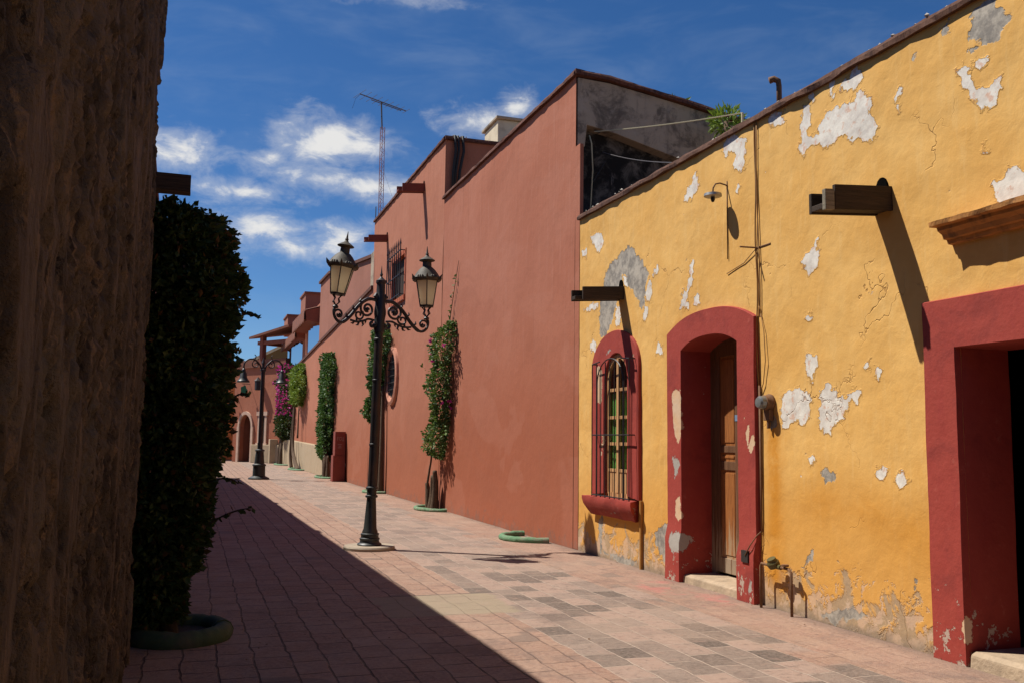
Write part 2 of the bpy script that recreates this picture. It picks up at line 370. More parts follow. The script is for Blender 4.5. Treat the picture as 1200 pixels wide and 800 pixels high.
def mat_coping(name, c0, c1, dk=(.05, .022, .016), sc=7):
    m, t, b = material(name); p = t.coords()
    n = t.noise(p, sc, 6, .7, .3); s = t.noise(t.scale(p, (1, 1, .3)), 20, 4, .6)
    c = t.mix(n, c0, c1); c = t.mix(t.ramp(s, .48, .65, 0, .75), c, dk); c = t.mix(t.ramp(t.noise(p, 4, 5, .7, 0, (5, 2, 2)), .66, .73, 0, .6), c, (.40, .33, .26))
    fin(t, b, c, .9, t.bump(t.m('ADD', n, s), .8, .015)); return m
def mat_wood(name, c0, c1, dk, axis=2, varnish=.55, worn=None, zlow=0):
    m, t, b = material(name); p = t.coords()
    sc = [14, 14, 14]; sc[axis] = .9
    g = t.noise(t.scale(p, sc), 2.2, 6, .7, .4); g2 = t.noise(t.scale(p, [x*3 for x in sc]), 2.5, 4, .6)
    c = t.mix(t.ramp(g, .3, .7), c0, c1); c = t.mix(t.ramp(g2, .5, .7, 0, .7), c, dk)
    if worn:
        z = t.sep(p)[2]; w = t.m('ADD', t.noise(t.scale(p, sc), 1.3, 5, .7, 0, (2, 3, 1)), t.ramp(z, zlow, zlow+.9, .22, -.1))
        c = t.mix(t.ramp(w, .52, .68, 0, .85), c, worn)
    fin(t, b, c, varnish, t.bump(t.m('ADD', g, t.m('MULTIPLY', g2, .6)), .5, .004)); return m
def mat_leaf(name, c0, c1, c2=None, rough=.55):
    m, t, b = material(name); g = t.new('ShaderNodeNewGeometry'); r = g.outputs['Random Per Island']
    c = t.mix(r, c0, c1)
    if c2: c = t.mix(t.ramp(r, .90, .92), c, c2)
    tr = t.new('ShaderNodeBsdfTranslucent'); t.l.new(t.mix(.5, c, (c1[0]*1.4, c1[1]*1.6, c1[2]*.7)), tr.inputs[0])
    fin(t, b, c, rough); b.inputs['Specular IOR Level'].default_value = .22
    mx = t.new('ShaderNodeMixShader'); mx.inputs[0].default_value = .18
    t.l.new(b.outputs[0], mx.inputs[1]); t.l.new(tr.outputs[0], mx.inputs[2]); t.l.new(mx.outputs[0], t.n['Material Output'].inputs[0]); return m
def mat_glass_sky():
    m, t, b = material('window_glass'); fin(t, b, (.02, .03, .04), .03); b.inputs['Specular IOR Level'].default_value = 1.0; b.inputs['IOR'].default_value = 2.2
    return m
def mat_frosted():
    m, t, b = material('frosted_lantern_glass'); p = t.coords()
    c = t.mix(t.noise(p, 8, 4, .6), (.80, .71, .52), (.92, .84, .64))
    tr = t.new('ShaderNodeBsdfTranslucent'); t.l.new(c, tr.inputs[0]); fin(t, b, c, .3); b.inputs['Specular IOR Level'].default_value = .5
    mx = t.new('ShaderNodeMixShader'); mx.inputs[0].default_value = .82
    t.l.new(b.outputs[0], mx.inputs[1]); t.l.new(tr.outputs[0], mx.inputs[2]); t.l.new(mx.outputs[0], t.n['Material Output'].inputs[0]); return m
def mat_dado():
    m, t, b = material('stone_dado'); p = t.coords()
    n = t.noise(p, 3, 6, .65, .3); c = t.mix(n, (.30, .22, .13), (.46, .36, .24)); c = t.mix(t.ramp(t.noise(t.scale(p, (1, 4, .5)), 2, 5, .65), .52, .7, 0, .6), c, (.22, .15, .09))
    fin(t, b, c, .9, t.bump(t.noise(p, 12, 5, .6), .5, .01)); return m

M = {}
M['yellow'] = mat_yellow()
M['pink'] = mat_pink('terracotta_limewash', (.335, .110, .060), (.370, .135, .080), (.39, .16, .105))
M['pink_far'] = mat_pink('terracotta_paint_far', (.345, .124, .070), (.38, .146, .086), (.41, .172, .108), lowband=1.2)
M['pink_dull'] = mat_pink('terracotta_darker', (.26, .105, .068), (.30, .125, .085), (.27, .11, .08))  # darker, browner terracotta tone for upper block, boxes, porch and hidden walls
M['red'] = mat_redframe()
M['paving'] = mat_paving()
M['earth'] = simple('packed_earth', (.24, .17, .12), scale=3)
M['rubble'] = mat_rubble()
M['left_plaster'] = simple('old_brown_plaster', (.20, .12, .08), scale=5, bump=.6, bd=.02, dirt=(.08, .05, .035))
M['concrete_end'] = mat_endwall(); M['mould'] = mat_mould()
M['coping'] = mat_coping('brick_coping', (.085, .032, .022), (.15, .058, .036))
M['coping_y'] = mat_coping('worn_tile_coping', (.075, .034, .022), (.135, .065, .040))
M['void'] = simple('hole_shade_black', (.004, .0035, .003), rough=.98, spec=.02)  # near-black; stands in for the shade inside the spout holes
M['roof'] = simple('roof_screed', (.30, .20, .15), scale=3)
M['dark_room'] = simple('interior_shade_dark', (.03, .022, .018), scale=3)  # near-black colour puts the unlit interior's shade into the surface
M['iron'] = simple('black_cast_iron', (.016, .016, .017), var=.5, scale=25, rough=.5, bump=.4, bd=.003, dirt=(.060, .030, .020), dscale=5, damt=.6, spec=.4)
M['iron_base'] = simple('dark_green_iron', (.014, .018, .017), var=.4, scale=25, rough=.48, bump=.3, bd=.002, dirt=(.04, .04, .035), dscale=6, damt=.5, spec=.5)
M['iron_brim'] = simple('bronzed_iron', (.060, .046, .026), var=.6, scale=30, rough=.68, bump=.5, bd=.004, dirt=(.010, .009, .008), dscale=8, damt=.9, spec=.5)
M['frost'] = mat_frosted()
M['slab'] = simple('lamp_plinth_concrete', (.33, .27, .20), scale=9, bump=.5, bd=.006, dirt=(.2, .15, .11))
M['door_wood'] = mat_wood('varnished_door', (.24, .085, .026), (.36, .140, .042), (.10, .035, .013), 2, .5, (.36, .25, .15), .15)
M['door_dark'] = mat_wood('weathered_door_stile', (.10, .045, .022), (.18, .090, .045), (.07, .035, .018), 2, .6, (.33, .25, .17), .1)
M['win_wood'] = mat_wood('sunbleached_window', (.42, .22, .09), (.55, .32, .15), (.25, .11, .04), 2, .6)
M['beam'] = mat_wood('charred_spout_wood', (.028, .018, .012), (.060, .038, .024), (.010, .007, .005), 0, .75)
M['beam_pale'] = mat_wood('bleached_spout_end', (.16, .14, .10), (.26, .22, .16), (.05, .04, .03), 0, .8)
M['beam_pink'] = simple('painted_spout', (.17, .048, .034), scale=6, bump=.4)
M['glass'] = mat_glass_sky()
mt, tt, bt = material('mirrored_window_glass'); fin(tt, bt, (.50, .58, .66), .06); bt.inputs['Metallic'].default_value = 1.0; M['sky_mirror'] = mt
M['curtain'] = simple('green_curtain', (.22, .46, .10), var=.3, scale=3, rough=.9, stretch=(1, 18, .4))
M['stone'] = mat_dado()
M['pale_stone'] = simple('pale_cantera', (.55, .38, .28), scale=5, bump=.4, bd=.006)
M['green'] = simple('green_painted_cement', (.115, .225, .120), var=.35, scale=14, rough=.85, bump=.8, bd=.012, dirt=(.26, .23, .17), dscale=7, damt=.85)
M['green_shaded'] = simple('shaded_green_cement', (.045, .070, .034), var=.35, scale=14, rough=.8, bump=.5, bd=.008, dirt=(.07, .06, .05), dscale=5, damt=.7)  # darker copy of the green cement; the kerb's shade is in the colour
M['soil'] = simple('planter_soil', (.05, .035, .025), scale=25, bump=1, bd=.02)
M['bark'] = simple('vine_bark', (.11, .070, .042), var=.5, scale=14, rough=.9, bump=1, bd=.015, dirt=(.05, .03, .02), stretch=(3, 3, .6))
M['bark_dark'] = simple('dark_bark', (.045, .030, .020), var=.5, scale=14, rough=.9, bump=1, bd=.015)
M['leaf_dark'] = mat_leaf('ficus_leaf', (.016, .030, .008), (.045, .070, .016), (.075, .034, .010))
M['leaf'] = mat_leaf('creeper_leaf', (.035, .075, .018), (.095, .165, .038), (.15, .17, .05))
M['leaf_loose'] = mat_leaf('loose_creeper_leaf', (.040, .080, .020), (.125, .190, .050), (.17, .17, .06))
M['leaf_bright'] = mat_leaf('young_leaf', (.10, .17, .025), (.20, .27, .05))
M['leaf_vine3'] = mat_leaf('ivy_leaf', (.035, .080, .022), (.085, .155, .045))
M['petal'] = mat_leaf('bougainvillea_bract', (.40, .020, .20), (.58, .05, .34), rough=.6)
M['galv'] = simple('galvanised_metal', (.33, .33, .32), var=.25, scale=20, rough=.45, bump=.2, dirt=(.14, .10, .07), dscale=12, metallic=.6)
M['rust'] = simple('rusty_pipe', (.17, .085, .040), var=.45, scale=30, rough=.75, bump=.4, bd=.002, dirt=(.07, .035, .02), dscale=18)
M['cable_o'] = simple('old_orange_cable', (.30, .155, .05), var=.3, scale=20, rough=.7)
M['cable_w'] = simple('pale_cable', (.48, .42, .26), var=.15, scale=20, rough=.6)
M['cable_k'] = simple('black_cable', (.025, .022, .02), var=.3, scale=20, rough=.6)
M['cornice'] = simple('ochre_cornice', (.42, .185, .050), var=.3, scale=9, bump=.6, bd=.01, dirt=(.10, .055, .03), dscale=7, damt=.8)
M['yellow_plain'] = simple('ochre_pipe_paint', (.38, .18, .04), var=.25, scale=9, bump=.5, bd=.006, dirt=(.3, .12, .02))
M['step'] = simple('worn_stone_step', (.40, .30, .20), var=.3, scale=8, bump=.8, bd=.012, dirt=(.18, .13, .09), dscale=5)
M['tile'] = simple('clay_roof_tile', (.20, .075, .045), var=.4, scale=10, bump=.5, bd=.008, dirt=(.09, .045, .03))
M['fascia'] = simple('painted_beam', (.25, .085, .055), var=.25, scale=6)
M['orange'] = mat_pink('orange_paint', (.62, .24, .075), (.66, .27, .09), (.68, .3, .11))
M['ochre'] = simple('ochre_gable_paint', (.20, .125, .045), scale=3)
M['cream'] = simple('cream_trim', (.66, .56, .34), scale=5)
M['tank'] = simple('cream_water_tank', (.58, .50, .36), var=.15, scale=8, dirt=(.22, .17, .12), dscale=2)
M['pedestal'] = simple('oxide_red_pedestal', (.22, .050, .034), var=.2, scale=8, rough=.7)
M['mark'] = simple('faded_pale_lettering', (.34, .20, .17), var=.2, scale=20)
M['mast'] = simple('red_white_mast', (.36, .16, .15), scale=2, rough=.6)
M['alu'] = simple('antenna_aluminium', (.10, .09, .09), scale=9, rough=.5)
M['signgreen'] = simple('green_enamel_sign', (.02, .13, .06), scale=9, rough=.5)
M['paper'] = simple('torn_paper', (.42, .33, .25), var=.4, scale=35, rough=.9)
M['sticker'] = simple('blue_sticker', (.16, .24, .34), var=.3, scale=30, rough=.6)
M['rubble_bits'] = simple('lime_mortar_bits', (.42, .38, .32), var=.3, scale=20, bump=.6)

# ------------------------------------------------------------------ wall panels with openings and wear fields
FX = 5.51           # the street front of the right-hand row
def poly_sdf(poly, py, pz):
    poly = np.array(poly); n = len(poly); d = np.full(py.shape, 1e9); ins = np.zeros(py.shape, bool)
    for i in range(n):
        a = poly[i]; b = poly[(i+1) % n]; e = b-a; wy = py-a[0]; wz = pz-a[1]
        tt = np.clip((wy*e[0]+wz*e[1])/max(1e-12, e@e), 0, 1)
        d = np.minimum(d, np.hypot(wy-e[0]*tt, wz-e[1]*tt))
        c = (a[1] > pz) != (b[1] > pz)
        with np.errstate(divide='ignore', invalid='ignore'):
            xi = (b[0]-a[0])*(pz-a[1])/(b[1]-a[1])+a[0]
        ins ^= c & (py < xi)
    return np.where(ins, -d, d)
def field(polys, py, pz, soft=.08):
    r = np.zeros(py.shape)
    for P in polys: r = np.maximum(r, np.clip(.5-poly_sdf(P, py, pz)/(2*soft), 0, 1))
    return r
def grid_lines(a, b, step, cuts):
    L = sorted({a, b, *[c for c in cuts if a < c < b]}); out = []
    for p, q in zip(L[:-1], L[1:]):
        n = max(1, int(round((q-p)/step))); out += list(np.linspace(p, q, n, endpoint=False))
    return np.array(out+[b])
def panel(name, mat, parent, X, y0, y1, z0, z1, step=.1, holes=(), top=None, split=None, rough=.012, rs=1.0, seed=0, white=(), grey=(), stain=None, plane='X', thick=None, label=None):
    ys = grid_lines(y0, y1, step, [c for h in holes for c in h[:2]]); zs = grid_lines(z0, z1, step, [c for h in holes for c in h[2:]])
    Yg, Zg = np.meshgrid(ys, zs, indexing='ij')
    if top is not None:
        T = top(Yg); Zg = np.where(Zg > split, split+(Zg-split)/(z1-split)*(T-split), Zg)
    dx = (fbm(Yg*rs*.8, Zg*rs*.8, 0, 4, seed)-.5)*2*rough
    Xg = X+dx
    ny, nz = len(ys), len(zs)
    V = np.stack([Xg, Yg, Zg], -1) if plane == 'X' else np.stack([Yg, Xg, Zg], -1)
    V = V.reshape(-1, 3)
    yc = (ys[:-1]+ys[1:])/2; zc = (zs[:-1]+zs[1:])/2
    fs = []
    for i in range(ny-1):
        for j in range(nz-1):
            if any(h[0] < yc[i] < h[1] and h[2] < zc[j] < h[3] for h in holes): continue
            a = i*nz+j; fs.append((a, a+1, a+nz+1, a+nz))
    mb = MB(); mb.v = [tuple(v) for v in V]; mb.f = fs; mb.m = [0]*len(fs)
    at = {}
    if white or grey or stain is not None:
        py, pz = Yg.ravel(), Zg.ravel()
        at = dict(peel_white=field(white, py, pz), peel_grey=field(grey, py, pz, .08), stain=stain(py, pz) if stain is not None else np.zeros(py.shape))
    else: at = {'wear': np.zeros(V.shape[0])}
    return mb.build(name, mat, parent, smooth=True, attrs=at, label=label)
def arch_path(yl, yr, z0, zs, sag, n=18, m=22):
    # up the far jamb (yl, larger Y), over the arch, down the near jamb (yr)
    P = [(yl, z0+(zs-z0)*i/n) for i in range(n)]
    for i in range(m+1):
        s = i/m; y = yl+(yr-yl)*s
        P.append((y, zs+sag*(1-abs(2*s-1)**2.5)))
    P += [(yr, zs+(z0-zs)*(i+1)/n) for i in range(n)]
    return P
def ellipse_path(yl, yr, z0, zs, rise, n=18, m=26):
    P = [(yl, z0+(zs-z0)*i/n) for i in range(n)]; cy = (yl+yr)/2; ry = abs(yl-yr)/2
    for i in range(m+1):
        a = PI*i/m; P.append((cy+ry*math.cos(a)*(1 if yl > yr else -1), zs+rise*math.sin(a)))
    P += [(yr, zs+(z0-zs)*(i+1)/n) for i in range(n)]
    return P
def surround(name, mat, parent, outer, inner, proud, depth, white=(), grey=(), across=4, X=FX, plinth=None, rough=.006):
    rows = []
    def lerp(o, i, s): return (o[0]+(i[0]-o[0])*s, o[1]+(i[1]-o[1])*s)
    n = len(outer); prof = [('o', X+.03, 0), ('o', X-proud+.012, 0), ('f', X-proud, .02)]
    prof += [('f', X-proud, s) for s in np.linspace(0, 1, across+1)[1:-1]]
    prof += [('f', X-proud, .985), ('i', X-proud+.015, 1), ('i', X+depth*.35, 1), ('i', X+depth*.7, 1), ('i', X+depth, 1)]
    V = []; A = []
    for k in range(n):
        for _, x, s in prof:
            y, z = lerp(outer[k], inner[k], s)
            xx = x
            if plinth and z < plinth[0] and s < .99 and x < X: xx = x-plinth[1]
            V.append((xx, y, z))
    V = np.array(V); V[:, 0] += (fbm(V[:, 1]*3, V[:, 2]*3, 0, 3, 5)-.5)*2*rough; V[:, 1] += (fbm(V[:, 0]*4+9, V[:, 2]*3, V[:, 1]*3, 3, 8)-.5)*2*rough
    q = len(prof); fs = [(k*q+j, k*q+j+1, (k+1)*q+j+1, (k+1)*q+j) for k in range(n-1) for j in range(q-1)]
    mb = MB(); mb.v = [tuple(v) for v in V]; mb.f = fs; mb.m = [0]*len(fs)
    return mb.build(name, mat, parent, smooth=True, angle=.9, attrs=dict(peel_white=field(white, V[:, 1], V[:, 2], .05)*(V[:, 0] < X), peel_grey=np.maximum(field(grey, V[:, 1], V[:, 2], .05)*(V[:, 0] < X), .20*np.clip((1.0-V[:, 2])/.6, 0, 1)+.14)))
def coping(name, mat, parent, path, w, h, step=.12, wob=.012, seed=0, over=.05, axis='Y', xin=None):
    # path: list of (y, z) along the wall top; a slab with uneven edges. axis 'X' runs in x at y = xin
    pts = []
    for (a, za), (b, zb) in zip(path[:-1], path[1:]):
        n = max(1, int(abs(b-a)/step))
        for i in range(n): pts.append((a+(b-a)*i/n, za+(zb-za)*i/n))
    pts.append(path[-1])
    P = np.array(pts); base = FX if xin is None else xin
    prof = [(-over, 0), (-over, h*.55), (-over*.6, h), (w*.5, h*1.05), (w, h), (w, 0)]
    V = []; q = len(prof)
    for k, (dx, dz) in enumerate(prof):
        na = (fbm(P[:, 0]*4, np.full(len(P), k*3.7), 0, 3, seed)-.5)*2*wob*1.6; nb = (fbm(P[:, 0]*3, np.full(len(P), k*1.3+50), 0, 3, seed)-.5)*2*wob
        for i in range(len(P)):
            if axis == 'Y': V.append((base+dx+na[i], P[i, 0], P[i, 1]+dz+nb[i]))
            else: V.append((P[i, 0], base+dx+na[i], P[i, 1]+dz+nb[i]))
    n = len(P); fs = []
    for k in range(q):
        for i in range(n-1): fs.append((k*n+i, k*n+i+1, ((k+1) % q)*n+i+1, ((k+1) % q)*n+i))
    fs.append(tuple(k*n for k in range(q))); fs.append(tuple(k*n+n-1 for k in range(q))[::-1])
    mb = MB(); mb.v = V; mb.f = fs; mb.m = [0]*len(fs)
    return mb.build(name, mat, parent)
# outlines of peeled patches on the yellow front and its red surrounds, in metres along (Y) and up (Z) the wall
WHITE = [[(7.534, 4.489), (7.508, 4.534), (7.482, 4.616), (7.49, 4.74), (7.449, 4.9), (7.38, 4.861), (7.347, 4.797), (7.362, 4.698), (7.411, 4.624), (7.413, 4.55), (7.309, 4.547), (7.208, 4.538), (7.217, 4.606), (7.159, 4.646), (7.135, 4.711), (6.995, 4.671), (6.951, 4.721), (6.806, 4.671), (6.714, 4.681), (6.663, 4.705), (6.641, 4.746), (6.545, 4.697), (6.49, 4.63), (6.482, 4.587), (6.512, 4.556), (6.505, 4.486), (6.451, 4.401), (6.417, 4.323), (6.447, 4.272), (6.524, 4.262), (6.599, 4.299), (6.677, 4.343), (6.737, 4.327), (6.796, 4.387), (6.877, 4.434), (6.94, 4.425), (7.005, 4.395), (7.113, 4.378), (7.178, 4.434), (7.244, 4.461), (7.405, 4.458), (7.442, 4.379)], [(6.873, 4.836), (6.859, 4.909), (6.766, 4.917), (6.714, 4.961), (6.661, 5.011), (6.634, 4.944), (6.597, 4.882), (6.608, 4.837), (6.669, 4.804), (6.77, 4.813)], [(7.043, 4.854), (7.039, 4.954), (7.003, 5.049), (6.973, 4.988), (6.99, 4.821)], [(8.012, 4.958), (7.932, 5.011), (7.791, 4.955), (7.782, 4.85), (7.91, 4.837)], [(7.343, 4.931), (7.317, 5.026), (7.295, 5.003), (7.308, 4.933), (7.264, 4.888)], [(6.175, 4.454), (6.123, 4.436), (6.133, 4.394), (6.168, 4.406)], [(6.198, 4.527), (6.152, 4.57), (6.112, 4.555), (6.16, 4.507)], [(5.525, 4.531), (5.411, 4.518), (5.397, 4.406), (5.329, 4.29), (5.221, 4.28), (5.121, 4.308), (5.137, 4.191), (5.212, 4.099), (5.3, 4.144), (5.385, 4.28), (5.475, 4.373)], [(5.354, 4.527), (5.221, 4.498), (5.248, 4.449), (5.338, 4.484)], [(5.229, 3.417), (5.206, 3.527), (5.135, 3.552), (5.032, 3.595), (4.904, 3.532), (4.851, 3.338), (5.111, 3.36)], [(7.517, 3.367), (7.384, 3.436), (7.265, 3.535), (7.26, 3.321), (7.392, 3.196)], [(6.177, 4.546), (6.131, 4.556), (6.156, 4.498)], [(5.304, 3.833), (5.274, 3.862), (5.263, 3.791)], [(8.925, 4.94), (8.769, 4.978), (8.676, 5.035), (8.619, 4.932), (8.456, 4.881), (8.46, 4.7), (8.48, 4.573), (8.597, 4.556), (8.684, 4.647), (8.623, 4.714), (8.693, 4.819), (8.864, 4.811)], [(9.776, 4.527), (9.702, 4.638), (9.595, 4.683), (9.523, 4.81), (9.469, 4.705), (9.443, 4.59), (9.633, 4.492)], [(9.899, 3.229), (9.824, 3.419), (9.717, 3.403), (9.72, 3.206)], [(9.717, 3.421), (9.642, 3.733), (9.572, 3.756), (9.611, 3.476)], [(9.579, 3.223), (9.509, 3.337), (9.443, 3.204)], [(8.661, 4.355), (8.571, 4.415), (8.602, 4.324)], [(7.456, 4.737), (7.367, 4.873), (7.355, 4.674)], [(10.821, 3.485), (10.711, 3.696), (10.647, 3.661), (10.659, 3.412), (10.766, 3.427)], [(10.605, 3.729), (10.551, 3.82), (10.447, 3.839), (10.473, 3.757)], [(10.876, 3.189), (10.848, 3.363), (10.74, 3.323), (10.794, 3.179)], [(12.642, 4.647), (12.465, 4.669), (12.223, 4.604), (12.168, 4.465), (12.357, 4.359), (12.463, 4.48)], [(12.932, 4.497), (12.784, 4.484), (12.783, 4.38), (12.916, 4.42)], [(11.726, 3.262), (11.696, 3.474), (11.603, 3.462), (11.541, 3.268), (11.632, 3.171)], [(10.505, 2.729), (10.453, 2.846), (10.352, 2.789), (10.352, 2.692)], [(12.621, 2.994), (12.552, 3.116), (12.447, 3.035), (12.411, 2.919), (12.55, 2.931)], [(12.844, 3.568), (12.558, 3.646), (12.315, 3.585), (12.349, 3.532), (12.487, 3.536)], [(11.482, 3.873), (11.392, 3.845), (11.332, 3.69), (11.422, 3.717)], [(7.892, 1.789), (7.884, 2.08), (7.619, 2.163), (7.507, 2.087), (7.418, 2.06), (7.478, 1.831), (7.592, 1.809), (7.668, 1.857), (7.828, 1.774)], [(7.297, 1.76), (7.287, 2.055), (7.175, 2.209), (7.144, 2.094), (7.008, 2.044), (6.876, 1.995), (6.946, 1.888), (7.085, 1.802), (7.157, 1.714)], [(7.513, 2.37), (7.458, 2.445), (7.325, 2.439), (7.352, 2.288), (7.429, 2.2)], [(6.863, 2.007), (6.807, 2.1), (6.731, 2.075), (6.78, 1.978)], [(6.541, 1.401), (6.492, 1.435), (6.422, 1.417), (6.437, 1.343), (6.508, 1.328)], [(6.32, 1.368), (6.235, 1.383), (6.182, 1.334), (6.201, 1.266), (6.268, 1.271)], [(6.537, 2.256), (6.459, 2.259), (6.474, 2.176), (6.534, 2.192)], [(6.654, 2.285), (6.589, 2.344), (6.605, 2.252)], [(7.468, 2.847), (7.386, 2.837), (7.388, 2.781), (7.462, 2.799)], [(7.451, 1.485), (7.392, 1.509), (7.402, 1.418), (7.461, 1.43)]]
GREY = [[(5.354, 4.909), (5.206, 4.934), (5.136, 4.917), (5.138, 4.873), (4.99, 4.718), (5.078, 4.668), (5.153, 4.581), (5.257, 4.639), (5.4, 4.744)], [(5.644, 4.943), (5.572, 4.959), (5.588, 4.855), (5.686, 4.913)], [(5.974, 4.803), (5.923, 4.789), (5.941, 4.757)], [(5.406, 4.624), (5.331, 4.615), (5.351, 4.586)], [(12.277, 3.102), (12.279, 3.355), (12.248, 3.604), (12.149, 3.842), (12.117, 3.977), (11.954, 4.117), (11.699, 4.154), (11.544, 4.22), (11.333, 4.26), (11.186, 4.192), (11.099, 4.097), (10.902, 3.983), (10.82, 3.853), (10.738, 3.801), (10.793, 3.633), (10.848, 3.438), (10.931, 3.335), (11.043, 3.491), (11.157, 3.611), (11.303, 3.685), (11.392, 3.858), (11.513, 3.905), (11.543, 3.749), (11.696, 3.556), (11.758, 3.401), (11.852, 3.277), (12.077, 3.082)], [(7.29, 1.331), (7.189, 1.379), (7.081, 1.326), (7.138, 1.262), (7.242, 1.266)], [(8.112, 1.989), (8.013, 1.913), (7.991, 1.79), (8.076, 1.742)], [(7.518, 0.548), (7.405, 0.673), (7.445, 0.557), (7.597, 0.425)], [(6.163, 0.5), (6.124, 0.544), (6.127, 0.474)], [(7.318, 0.068), (6.91, 0.202), (6.724, 0.151), (7.181, 0.027)], [(10.581, 0.482), (10.157, 0.69), (10.103, 0.197), (10.338, 0.168), (10.52, 0.317)], [(12.289, 0.514), (12.129, 0.56), (12.204, 0.002)], [(12.125, 0.076), (11.45, 0.092), (10.903, 0.069), (11.449, -0.031)]]
RED_W = [[(10.019, 2.208), (9.812, 2.255), (9.795, 1.701), (9.876, 1.563), (9.988, 1.757)], [(9.961, 0.926), (9.826, 0.962), (9.773, 0.749), (9.941, 0.708)], [(8.472, 1.894), (8.347, 1.698), (8.239, 1.603), (8.351, 1.506), (8.435, 1.601)]]
RED_G = [[(10.014, 1.422), (9.821, 1.371), (9.879, 1.205), (9.993, 1.245)], [(10.057, 0.544), (9.741, 0.591), (9.777, 0.373), (10.035, 0.426)], [(10.059, 0.286), (9.945, 0.3), (9.946, 0.191), (10.06, 0.177)], [(8.37, 0.696), (8.269, 0.715), (8.287, 0.666)], [(8.348, 0.182), (8.29, 0.2), (8.301, 0.074), (8.351, 0.08)]]
WIN_W = [[(12.244, 2.714), (12.076, 2.626), (12.09, 2.135), (12.219, 2.139)], [(11.138, 2.81), (11.019, 2.73), (11.058, 2.627), (11.138, 2.668)], [(12.086, 1.722), (11.978, 1.703), (12.02, 1.387), (12.111, 1.423)]]
WIN_G = [[(11.898, 2.952), (11.765, 2.884), (11.942, 2.805)], [(12.198, 1.01), (12.107, 1.051), (12.133, 0.902)]]
GATE_W = [[(5.602, 0.319), (5.534, 0.478), (5.529, 0.332), (5.54, 0.112), (5.585, 0.157)], [(5.85, 0.274), (5.825, 0.259), (5.823, 0.127), (5.852, 0.045)]]
GATE_G = [[(5.559, 1.219), (5.51, 1.212), (5.514, 1.137), (5.562, 1.143)], [(5.687, 1.249), (5.664, 1.25), (5.665, 1.231), (5.688, 1.23)], [(5.721, 0.95), (5.643, 1.004), (5.658, 0.956)], [(5.704, 0.761), (5.68, 0.755), (5.701, 0.737)]]

# ------------------------------------------------------------------ ground
def sheet(name, mat, x0, x1, y0, y1, z, step=None, amp=0):
    mb = MB()
    if step is None: mb.add([(x0, y0, z), (x1, y0, z), (x1, y1, z), (x0, y1, z)], [(0, 1, 2, 3)])
    else:
        xs = np.linspace(x0, x1, int((x1-x0)/step)+1); ys = np.linspace(y0, y1, int((y1-y0)/step)+1)
        Xg, Yg = np.meshgrid(xs, ys, indexing='ij'); Zg = z-amp*fbm(Xg*.7, Yg*.5, 0, 4, 3)
        n = len(ys); mb.v = [tuple(v) for v in np.stack([Xg, Yg, Zg], -1).reshape(-1, 3)]
        mb.f = [(i*n+j, (i+1)*n+j, (i+1)*n+j+1, i*n+j+1) for i in range(len(xs)-1) for j in range(n-1)]; mb.m = [0]*len(mb.f)
    return setp(mb.build(name, mat, None, smooth=True), kind='structure')
sheet('ground', M['earth'], -400, 400, -400, 400, -.03)
sheet('street', M['paving'], -1.6, 6.4, -6, 70, .004, .12, .010)

